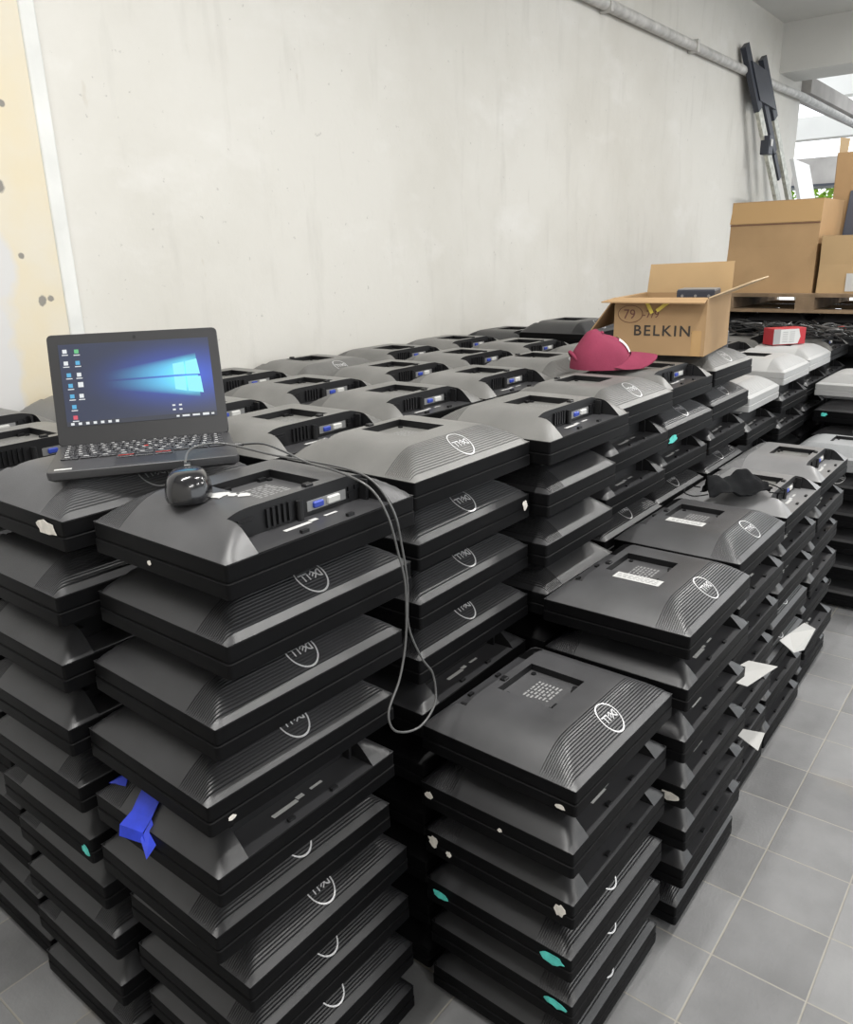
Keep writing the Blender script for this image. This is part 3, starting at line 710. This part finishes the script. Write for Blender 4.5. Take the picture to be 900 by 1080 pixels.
tp = ob('blue_tape_strip', b.mesh('blue_tape_strip', TAPE)); tag(tp, 'crumpled strip of bright blue tape stuck on the corner stack', 'tape')
md = tp.modifiers.new('thick', 'SOLIDIFY'); md.thickness = .0008
b = MB(); b.add([flank(.335, .026, .003), flank(.285, .030, .003), flank(.300, .046, .004), flank(.325, .042, .004)], [(0, 1, 2, 3)])
t2 = ob('tape_scrap', b.mesh('tape_scrap', TAPE)); tag(t2, 'small scrap of blue tape by the larger crumpled strip', 'tape')
md = t2.modifiers.new('thick', 'SOLIDIFY'); md.thickness = .0008

# ------------------------------------------------------------------ paper scraps poking out of the aisle row
def scrap(name, pts, label):
    b = MB(); b.slab(pts, (0, 0, 1), .0015); tag(ob(name, b.mesh(name, PAPER)), label, 'paper', 'paper scraps along the aisle row')
scrap('paper_scrap', [(1.80, .540, .560), (1.83, .475, .540), (2.07, .465, .490), (2.03, .53, .505)], 'white paper slip poking out of the second aisle stack')
scrap('paper_scrap', [(1.985, .560, .315), (1.965, .465, .285), (2.06, .475, .285)], 'small white paper corner near the floor beside the aisle')
scrap('paper_scrap', [(2.52, .570, .350), (2.53, .525, .315), (2.60, .51, .300), (2.74, .510, .320), (2.70, .540, .350), (2.62, .565, .335)], 'crumpled white paper poking out of the fourth aisle stack')

# ------------------------------------------------------------------ cap
cap = empty('baseball_cap', (2.405, 1.185, 1.2065), R(-48)); tag(cap, 'dark red baseball cap lying beside the open cardboard box', 'cap')
def crown():
    b = MB(); nu, nv = 36, 12; vs = []
    for j in range(nv):
        ph = (j / nv) * math.pi / 2
        for i in range(nu):
            th = 2 * math.pi * i / nu; r = 1 - .012 * abs(math.sin(3 * th)) ** .3 * 0 + .010 * math.sin(5 * th + 2 * ph)
            x = .100 * math.cos(th) * math.cos(ph) ** .72 * r; y = .082 * math.sin(th) * math.cos(ph) ** .72 * r
            z = .108 * math.sin(ph) ** .95 * (1 + .06 * math.sin(2 * th + .6)) - .012 * math.cos(th) * math.sin(ph)
            if x < -.05: z *= 1 - .4 * (-.05 - x) / .05 * math.sin(ph)
            vs.append((x, y, z))
    vs.append((0, 0, .109))
    fs = [(j * nu + i, j * nu + (i + 1) % nu, (j + 1) * nu + (i + 1) % nu, (j + 1) * nu + i) for j in range(nv - 1) for i in range(nu)]
    t = (nv - 1) * nu; fs += [(t + i, t + (i + 1) % nu, nv * nu) for i in range(nu)]
    b.add(vs, fs); return b.mesh('crown', CAPM, 70)
ob('crown', crown(), cap)
b = MB(); vs = []; n, k = 16, 6
for j in range(k + 1):
    s = j / k
    for i in range(n + 1):
        a = R(-80 + 160 * i / n)
        x0, y0 = .097 * math.cos(a), .081 * math.sin(a)
        ext = .088 * max(.05, math.cos(a * .86)) ** .55
        yy = y0 * (1 + .02 * s)
        vs.append((x0 + ext * s, yy, .048 - .006 * s - .006 * s * s - 6.0 * yy * yy))
vs2 = [(x, y, z - .004) for x, y, z in vs]
fs = [(j * (n + 1) + i, (j + 1) * (n + 1) + i, (j + 1) * (n + 1) + i + 1, j * (n + 1) + i + 1) for j in range(k) for i in range(n)]
b.add(vs, fs); b.m = 1; b.add(vs2, [tuple(reversed(f)) for f in fs])
# rim
o0 = k * (n + 1); b.m = 0
b.add([vs[o0 + i] for i in range(n + 1)] + [vs2[o0 + i] for i in range(n + 1)], [(i, i + n + 1, i + n + 2, i + 1) for i in range(n)])
bm = b.mesh('visor', [CAPM, CAPD], 50)
zmin = min(v.co.z for v in bm.vertices)
for v_ in bm.vertices:
    if v_.co.z < .001: v_.co.z = .001
ob('visor', bm, cap)
b = MB(); b.loops([(.1095, 0), (.114, .001), (.116, .004)], -.007, .007, -.007, .007, .0068); ob('top_button', b.mesh('top_button', CAPM, 60), cap)
b = MB(); vs = []; nn = 8
for j in range(nn + 1):
    for i in range(nn + 1):
        th = R(-30 + 60 * i / nn); ph = R(30 + 34 * j / nn); 
        x = .1025 * math.cos(th) * math.cos(ph) ** .72 + .001; y = .085 * math.sin(th) * math.cos(ph) ** .72
        z = .108 * math.sin(ph) ** .95 * (1 + .06 * math.sin(2 * th + .6)) - .012 * math.cos(th) * math.sin(ph) + .0012
        vs.append((x, y, z))
b.add(vs, [(j * (nn + 1) + i, j * (nn + 1) + i + 1, (j + 1) * (nn + 1) + i + 1, (j + 1) * (nn + 1) + i) for j in range(nn) for i in range(nn)])
ob('front_patch', b.mesh('front_patch', CAPW, 60), cap)['label'] = 'white embroidered front patch'
b = MB(); b.tube(spline([(-.085, .03, .03), (-.10, .012, .05), (-.10, -.012, .05), (-.085, -.03, .03)], 6), .006, 8); ob('back_strap', b.mesh('back_strap', CAPM, 60), cap)

# ------------------------------------------------------------------ open carton with the brand print
BA = R(8); BXW, BYW, BH = .41, .315, .190       # depth (x), width (y), height
box = empty('cardboard_box', (2.722, .962, 1.2180), BA); tag(box, 'open printed cardboard box with flaps up on the monitor pile', 'box')
T = .004
b = MB(); b.box(0, BXW, 0, BYW, 0, T)
b.box(0, T, 0, BYW, T, BH); b.box(BXW - T, BXW, 0, BYW, T, BH); b.box(T, BXW - T, 0, T, T, BH); b.box(T, BXW - T, BYW - T, BYW, T, BH)
ob('body', b.mesh('body', CARD), box)
def flap(name, pts, n, m=CARD):
    b = MB(); b.slab(pts, n, .004); return ob(name, b.mesh(name, m), box)
flap('flap', [(BXW, 0, BH), (BXW, BYW, BH), (BXW + .015, BYW - .005, BH + .105), (BXW + .015, .0, BH + .112)], (-1, 0, .1), CARDL)                 # far flap, upright
flap('flap', [(0, 0, BH), (0, BYW, BH), (-.045, BYW + .035, BH - .012), (-.045, .0, BH - .014)], (0, 0, 1), CARD)                                          # near flap, folded out
flap('flap', [(0.02, 0, BH), (BXW, 0, BH), (BXW, -.125, BH + .055), (0.05, -.125, BH + .050)], (0, .35, 1), CARDE)                                  # aisle flap
flap('flap', [(0.0, BYW, BH), (BXW, BYW, BH), (BXW, BYW + .07, BH - .10), (0.0, BYW + .085, BH - .115)], (0, .7, .6), CARD)                           # wall flap
b = MB(); b.slab([(-.0008, .012, .0), (-.0008, .045, .0), (-.0008, .045, .085), (-.0008, .012, .085)], (-1, 0, 0), .0005); ob('packing_tape', b.mesh('packing_tape', PTAPE), box)
b = MB()
for (p, q) in (((-.006, .205, BH - .004), (-.010, .180, BH - .048)), ((-.006, .120, BH - .006), (-.010, .165, BH - .040))):
    b.bar(p, q, .012, .002, (1, 0, 0))
ob('yellow_strap', b.mesh('yellow_strap', mat('strap_yellow', (.75, .60, .10), .5)), box)
def text_mesh(txt, size, m, sx=1., sp=1.):
    cu = bpy.data.curves.new('t', 'FONT'); cu.body = txt; cu.size = size; cu.space_character = sp; cu.extrude = .0003; cu.offset = .0007 if txt == 'BELKIN' else 0; cu.resolution_u = 3
    t = bpy.data.objects.new('t', cu); C.objects.link(t); t.scale = (sx, 1, 1)
    bpy.context.view_layer.update()
    me = bpy.data.meshes.new_from_object(t.evaluated_get(bpy.context.evaluated_depsgraph_get()))
    for v_ in me.vertices: v_.co.x *= sx
    C.objects.unlink(t); bpy.data.objects.remove(t); bpy.data.curves.remove(cu)
    me.materials.clear(); me.materials.append(m); return me
me = text_mesh('BELKIN', .050, INK, 1.12, 1.22)
wd = max(v_.co.x for v_ in me.vertices)
face_rot = Matrix.Rotation(R(-90), 4, 'Z') @ Matrix.Rotation(R(90), 4, 'X')      # reads along -y on the near (x-) face
def on_face(me, y, z, name):
    o = ob(name, me, box); o.matrix_local = Matrix.Translation((-.0008, y, z)) @ face_rot; return o
sc = .195 / wd
for v_ in me.vertices: v_.co.x *= sc
on_face(me, .245, .066, 'brand_print')
on_face(text_mesh('®', .018, INK), .046, .070, 'brand_print')
on_face(text_mesh('79', .046, INKR, .95), .283, .122, 'marker_writing'); on_face(text_mesh('-7/9', .036, INKR, 1.0), .215, .126, 'marker_writing')
b = MB(); ring = [(-.0012, .258 + .043 * math.cos(a), .138 + .029 * math.sin(a)) for a in frange(0, 2 * math.pi, 28)]; b.tube(ring, .0009, 5); ob('marker_ring', b.mesh('marker_ring', INKR), box)
# black device standing in the carton
dv = empty('power_supply_box', box.location + Vector((.19, .11, .006)), BA + R(3)); tag(dv, 'black metal device sticking out of the open printed box', 'device')
b = MB(); b.box(-.05, .09, -.07, .06, 0, .205, .003); ob('case', b.mesh('case', STANDM), dv)
b = MB(); b.box(-.048, .088, -.068, .058, .2052, .2075, .001); ob('lid_panel', b.mesh('lid_panel', mat('device_grey', (.22, .22, .22), .4)), dv)
b = MB()
for y in (-.05, -.005, .04): b.tube([(-.0505, y, .185), (-.053, y, .185)], .005, 8)
ob('screw_head', b.mesh('screw_head', STEEL), dv)

# ------------------------------------------------------------------ black face mask
mk = empty('face_mask', (2.41, .725, .8525), R(-50)); tag(mk, 'crumpled black cloth face mask lying on the aisle row monitors', 'mask')
b = MB(); nx_, ny_ = 34, 22; vs = []; rnd = random.Random(5)
for j in range(ny_ + 1):
    for i in range(nx_ + 1):
        a, c = i / nx_ - .5, j / ny_ - .5
        x = a * .19; y = c * .10 * (1 - .5 * abs(a) ** 1.2)
        z = .050 * math.exp(-((c - .1 * math.sin(5 * a)) / .22) ** 2) * (1 - 1.3 * a * a) + .010 * math.sin(9 * a + 6 * c) + .006 * math.sin(19 * c - 6 * a) + .0022 * math.sin(31 * a + 16 * c) + .012
        vs.append((x, y - .5 * a * a * .1, max(.001, z)))
b.add(vs, [(j * (nx_ + 1) + i, j * (nx_ + 1) + i + 1, (j + 1) * (nx_ + 1) + i + 1, (j + 1) * (nx_ + 1) + i) for j in range(ny_) for i in range(nx_)])
q = ob('mask_cloth', b.mesh('mask_cloth', MASKM, 80), mk); md = q.modifiers.new('thick', 'SOLIDIFY'); md.thickness = .0015
for s in (-1, 1):
    b = MB(); b.tube(spline([(s * .093, .03, .012), (s * .125, .045, .012), (s * .150, .01, .004), (s * .135, -.03, .003), (s * .093, -.035, .008)], 7), .0019, 6); ob('ear_loop', b.mesh('ear_loop', MASKM, 60), mk)

# ------------------------------------------------------------------ red and white carton on the white monitors
rb = empty('small_carton', (4.315, 1.125, 1.0988), R(-38)); rb.scale = (.80, .80, .95); tag(rb, 'small red and white printed carton on the white monitors', 'box')
b = MB(); b.box(-.115, .115, -.05, .05, 0, .085, .002); ob('carton_body', b.mesh('carton_body', REDB), rb)
b = MB(); b.slab([(-.066, -.0506, .004), (.062, -.0506, .004), (.078, -.0506, .04), (.062, -.0506, .080), (-.066, -.0506, .080)], (0, -1, 0), .0006); ob('white_panel', b.mesh('white_panel', STICK), rb)
b = MB(); b.slab([(-.1145, -.0506, .004), (-.066, -.0506, .004), (-.066, -.0506, .082), (-.1145, -.0506, .082)], (0, -1, 0), .0006); ob('grey_panel', b.mesh('grey_panel', TEXTG), rb)
b = MB()
for c0 in (-.05, .0):
    for r in range(6): b.slab([(c0, -.0513, .014 + r * .010), (c0 + .036, -.0513, .014 + r * .010), (c0 + .036, -.0513, .017 + r * .010), (c0, -.0513, .017 + r * .010)], (0, -1, 0), .0003)
ob('fine_print', b.mesh('fine_print', TEXTG), rb)

# ------------------------------------------------------------------ pallet and cartons at the back
PZ = 1.2078; PX0, PY0, PY1 = 4.92, .70, 1.69
pal = empty('wooden_pallet', (PX0, PY0, PZ)); tag(pal, 'worn wooden pallet carrying the big cardboard cartons', 'pallet')
for i in range(3):
    y = i * (PY1 - PY0 - .10) / 2
    b = MB(); b.box(0, .9, y, y + .10, .018, .085); ob('stringer', b.mesh('stringer', WOOD), pal)
for i in range(6):
    x = i * .158
    b = MB(); b.box(x, x + .11, 0, PY1 - PY0, .0852, .103); ob('deck_board', b.mesh('deck_board', WOOD), pal)
for i in range(3):
    x = i * .395
    b = MB(); b.box(x, x + .11, 0, PY1 - PY0, 0, .0178); ob('bottom_board', b.mesh('bottom_board', WOOD), pal)
CZ = PZ + .1035
def carton(x0, x1, y0, y1, h, label, lean=0, m=CARD, extra=None):
    e = empty('carton', ((x0 + x1) / 2, (y0 + y1) / 2, CZ), 0); tag(e, label, 'box', 'closed cartons on the pallet')
    hx, hy = (x1 - x0) / 2, (y1 - y0) / 2
    b = MB(); b.loops([(0, .0), (h * .5, .004), (h, .0)], -hx, hx, -hy, hy, .006)
    for i, v_ in enumerate(b.v): b.v[i] = (v_[0] + lean * v_[2], v_[1] - .05 * lean * v_[2], v_[2])
    ob('carton_body', b.mesh('carton_body', m), e)
    return e, hx, hy
e, hx, hy = carton(5.00, 5.48, 1.185, 1.685, .505, 'large plain brown carton with taped top by the wall', .10)
b = MB(); b.slab([(-hx - .001 + .0385, -hy + .0, .385), (-hx - .001 + .0385, hy, .385), (-hx - .001 + .0500, hy - .01, .50), (-hx - .001 + .0500, -hy, .50)], (-1, 0, .1), .0015); ob('clear_tape', b.mesh('clear_tape', PTAPE), e)
b = MB(); b.bar((-hx + .0375, -hy + .002, .378), (-hx + .0375, hy - .002, .378), .002, .004); ob('lid_crease', b.mesh('lid_crease', INKR), e)
e2, hx2, hy2 = carton(5.00, 5.40, .80, 1.165, .305, 'low brown carton with a white shipping label', .02, CARDL)
b = MB(); b.slab([(-hx2 - .002, -hy2 + .150, .01), (-hx2 - .002, -hy2 + .215, .01), (-hx2 - .002, -hy2 + .215, .105), (-hx2 - .002, -hy2 + .150, .105)], (-1, 0, 0), .001); ob('shipping_label', b.mesh('shipping_label', STICK), e2)
e3, hx3, hy3 = carton(5.56, 5.72, .84, 1.262, .775, 'tall narrow carton with a dark navy panel', -.0, CARD)
b = MB(); b.slab([(-hx3 - .002, -hy3 + .0, .20), (-hx3 - .002, hy3 - .075, .20), (-hx3 - .002, hy3 - .10, .56), (-hx3 - .002, -hy3 + .0, .56)], (-1, 0, 0), .006); q = ob('navy_panel', b.mesh('navy_panel', NAVY), e3); q['label'] = 'dark navy front panel'
b = MB(); b.slab([(-hx3 + .02, hy3 - .05, .77), (-hx3 + .02, hy3 - .005, .77), (-hx3 + .02, hy3 - .002, .86), (-hx3 + .02, hy3 - .055, .85)], (1, 0, 0), .006); ob('raised_flap', b.mesh('raised_flap', CARDE), e3)
# tangle of cables and small parts before the pallet
b = MB(); rnd = random.Random(11)
for i in range(60):
    x, y = rnd.uniform(4.55, 4.86), rnd.uniform(.80, 1.68); z = 1.100
    pts = [(x + rnd.uniform(-.06, .06), y + rnd.uniform(-.10, .10), z + rnd.uniform(.004, .075)) for _ in range(5)]
    b.m = 0 if rnd.random() < .8 else 1 + (rnd.random() < .3)
    b.tube(spline(pts, 4), rnd.uniform(.003, .006), 5)
tag(ob('cable_tangle', b.mesh('cable_tangle', [RUB, CORD, REDM], 60)), 'tangle of black and grey cables in front of the pallet', 'cables', None, 'stuff')
# dark adapter by the open box
ad = empty('power_adapter', (4.02, 1.335, 1.0958), R(20)); tag(ad, 'dark grey power adapter behind the printed box', 'adapter')
b = MB(); b.box(-.035, .035, -.028, .028, 0, .09, .006); ob('adapter_case', b.mesh('adapter_case', mat('adapter_grey', (.10, .10, .11), .4), 40), ad)
b = MB(); b.tube(spline([(0, .028, .02), (.02, .07, .01), (.08, .09, .005), (.12, .05, .005)], 6), .003, 6); ob('lead', b.mesh('lead', RUB), ad)

# ------------------------------------------------------------------ display stand leaning in the corner by the wall
st = empty('display_stand', (7.0, 2.1, 0)); tag(st, 'tall black and chrome display stand leaning on the wall', 'stand')
def lp(x, y, z): return (x - 7.0, y - 2.1, z)
tops = [((6.98, 2.30, 2.93), (8.75, 1.86, 0.0)), ((7.42, 2.30, 2.91), (9.2, 1.90, 0.0))]
for (p, q) in tops:
    p_, q_ = Vector(p), Vector(q)
    b = MB(); b.bar(lp(*(p_ + (q_ - p_) * .10)), lp(*q), .085, .03, (0, 1, 0)); ob('chrome_post', b.mesh('chrome_post', STANDL), st)
    b = MB(); b.bar(lp(*(p_ + (p_ - q_) * .035)), lp(*(p_ + (q_ - p_) * .11)), .09, .04, (0, 1, 0)); ob('vesa_arm', b.mesh('vesa_arm', STANDM), st)
a_, b_ = Vector(tops[0][0]), Vector(tops[1][0]); d1 = (Vector(tops[0][1]) - a_); d2 = (Vector(tops[1][1]) - b_)
b = MB(); b.slab([lp(*(a_ + d1 * .0)), lp(*(b_ + d2 * .0)), lp(*(b_ + d2 * .09)), lp(*(a_ + d1 * .09))], (0, -1, .1), .03); ob('mount_plate', b.mesh('mount_plate', STANDM), st)
m1 = (a_ + b_) / 2; md_ = (d1 + d2) / 2
b = MB(); b.bar(lp(*(m1 + md_ * .08)), lp(*(m1 + md_ * .205)), .075, .03, (0, 1, 0)); b.bar(lp(*(m1 + md_ * .21 + Vector((-.02, 0, 0)))), lp(*(m1 + md_ * .275 + Vector((-.02, 0, 0)))), .06, .03, (0, 1, 0)); ob('centre_arm', b.mesh('centre_arm', STANDM), st)
p = a_ + d1 * .19
b = MB(); b.box(*[q for q in (p.x - 7.0 - .06, p.x - 7.0 + .05, p.y - 2.1 - .05, p.y - 2.1 + .02, p.z - .09, p.z + .05)], .005); ob('clamp', b.mesh('clamp', STANDM), st)
b = MB(); b.box(p.x - 7.0 - .05, p.x - 7.0 - .01, p.y - 2.1 - .064, p.y - 2.1 - .058, p.z - .03, p.z + .02); ob('clamp_label', b.mesh('clamp_label', STICK), st)
p0, p1 = m1 + md_ * .275, m1 + md_ * .60
b = MB(); b.slab([lp(7.08, 2.05, 2.215), lp(7.56, 2.05, 2.20), lp(9.60, 1.9, .02), lp(9.0, 1.9, .02)], (0, -1, 0), .03)
fo = ob('foam_sheet', b.mesh('foam_sheet', FOAM), None, (7.0, 2.1 - .10, 0)); tag(fo, 'white foam sheet leaning on the display stand', 'foam sheet')

# ------------------------------------------------------------------ the room
YW = 2.36; CEIL = 3.38
def plane(pts): b = MB(); b.add(pts, [tuple(range(len(pts)))]); return b
b = MB(); b.box(-4, 22, -9, 8, -.1, 0); struct('floor', b.mesh('floor', FLOOR))
b = MB(); b.box(1.2, 8.72, YW, YW + .2, 0, CEIL); struct('wall_back', b.mesh('wall_back', WALL))
b = MB(); b.box(-1.3, 1.238, YW - .028, YW + .2, 0, CEIL); struct('pillar', b.mesh('pillar', CREAM))
b = MB(); b.box(1.236, 1.282, YW - .034, YW + .01, 0, CEIL, .006); struct('trim_1', b.mesh('trim_1', TRIM))
b = MB(); b.box(-4, 9.5, -6, YW + .2, CEIL, CEIL + .15); struct('ceiling', b.mesh('ceiling', BEAM))
b = MB(); b.box(-1.5, -1.3, -3.2, YW + .2, 0, CEIL); struct('wall_left_blocker', b.mesh('wall_left_blocker', WALL))  # unseen wall, added to keep sky light off the pile's left faces
b = MB(); b.box(8.0, 8.5, -6, YW - .0005, 2.995, CEIL - .0005); struct('ceiling_beam', b.mesh('ceiling_beam', BEAM))
# conduit along the wall
b = MB(); b.tube([(3.5, YW - .035, 2.868), (5.5, YW - .036, 2.869), (7.9, YW - .035, 2.874), (8.6, YW - .05, 2.88), (11.0, YW - .04, 2.87)], .032, 12); struct('wall_pipe', b.mesh('wall_pipe', PIPE, 50))
for i, x in enumerate((4.6, 5.9, 7.3)):
    b = MB(); b.box(x, x + .03, YW - .075, YW - .001, 2.828, 2.908, .004); struct('pipe_clip', b.mesh('pipe_clip', PIPE))
# front of the building beyond the wall's end: concrete bands with bright gaps
def band(x0, x1, y0, y1, z0, z1, m, name): 
    b = MB(); b.box(x0, x1, y0, y1, z0, z1); return struct(name, b.mesh(name, m))
def far(z): return 1.567 + (z - 1.567) * 1.4
band(14.0, 14.3, -9, 6, far(3.06), far(3.7), BEAM, 'facade_beam')
band(14.0, 14.3, -9, 6, far(2.665), far(2.885), BEAM, 'facade_beam')
band(13.95, 14.5, -9, 6, far(2.20), far(2.470), BEAMD, 'facade_beam')
band(13.9, 14.55, -9, 6, far(2.175), far(2.20), STANDM, 'facade_edge')
b = MB(); b.box(8.75, 13.9, 2.28, 2.52, 2.925, 3.06); struct('eave_beam', b.mesh('eave_beam', BEAMD))
# low things seen in the gap outside
rnd = random.Random(4)
tr = empty('tree', (17.5, 4.3, 0)); tr.scale = (1.3, 1.3, 1.05); tag(tr, 'bright green tree outside beyond the far opening', 'tree')
b = MB(); b.tube([(0, 0, 0), (.05, 0, 1.0), (0, .05, 1.8)], [.09, .07, .04], 8); ob('trunk', b.mesh('trunk', WOOD), tr)
b = MB()
for i in range(700):
    a = rnd.uniform(0, 2 * math.pi); r = rnd.uniform(.1, .75); h = rnd.uniform(1.55, 2.6)
    c = Vector((r * math.cos(a), r * math.sin(a), h)); d = Vector((rnd.uniform(-1, 1), rnd.uniform(-1, 1), rnd.uniform(-1, 1))).normalized(); e_ = d.cross(Vector((.3, .5, .8))).normalized()
    b.add([c, c + d * .06 + e_ * .035, c + d * .14, c + d * .06 - e_ * .035], [(0, 1, 2, 3)])
ob('foliage', b.mesh('foliage', LEAF), tr)

# unseen ceiling lamps (fluorescent battens), added to light pile and aisle from above
def lamp(x, y):
    e = empty('added_ceiling_lamp', (x, y, CEIL)); tag(e, 'unseen fluorescent batten lamp added under the ceiling', 'lamp', 'added batten lamps')
    b = MB(); b.box(-.62, .62, -.05, .05, -.05, -.001, .006); ob('batten', b.mesh('batten', LAMPB), e)
    b = MB(); b.tube([(-.58, 0, -.075), (.58, 0, -.075)], .014, 10); ob('tube', b.mesh('tube', LAMP), e)
    L = bpy.data.lights.new('added_tube_light', 'AREA'); L.shape = 'RECTANGLE'; L.size = 1.15; L.size_y = .08; L.energy = LAMP_W; L.color = (1, .985, .955)
    o = bpy.data.objects.new('added_tube_light', L); C.objects.link(o); o.location = (x, y, CEIL - .095)
LAMP_W = 43
for x in (-.45, 2.0, 4.6, 7.2):
    for y in (.2, -2.2): lamp(x if (x > 0 or y < 0) else .35, y if (x > 0 or y < 0) else .9)

# daylight: an open shop front on the aisle side and at the far end
w = bpy.data.worlds.new('daylight'); bpy.context.scene.world = w; w.use_nodes = True
bg = w.node_tree.nodes['Background']; bg.inputs['Color'].default_value = (.93, .97, 1.0, 1); bg.inputs['Strength'].default_value = 2.0

# ------------------------------------------------------------------ camera
cam = bpy.data.cameras.new('camera'); co = bpy.data.objects.new('camera', cam); C.objects.link(co)
r_ = Vector((.61916025, -.78481387, -.026604)); u_ = Vector((.25569749, .16946227, .95178849)); f_ = Vector((.74246844, .59611217, -.30559924))
co.matrix_world = Matrix(((r_.x, u_.x, -f_.x, 0), (r_.y, u_.y, -f_.y, 0), (r_.z, u_.z, -f_.z, 1.567), (0, 0, 0, 1)))
cam.sensor_fit = 'HORIZONTAL'; cam.sensor_width = 36; cam.lens = 839.95 / 900 * 36; cam.clip_start = .05
sc_ = bpy.context.scene; sc_.camera = co
vs_ = sc_.view_settings; vs_.view_transform = 'Standard'; vs_.look = 'None'; vs_.gamma = 1; vs_.use_curve_mapping = False; vs_.exposure = 0.02
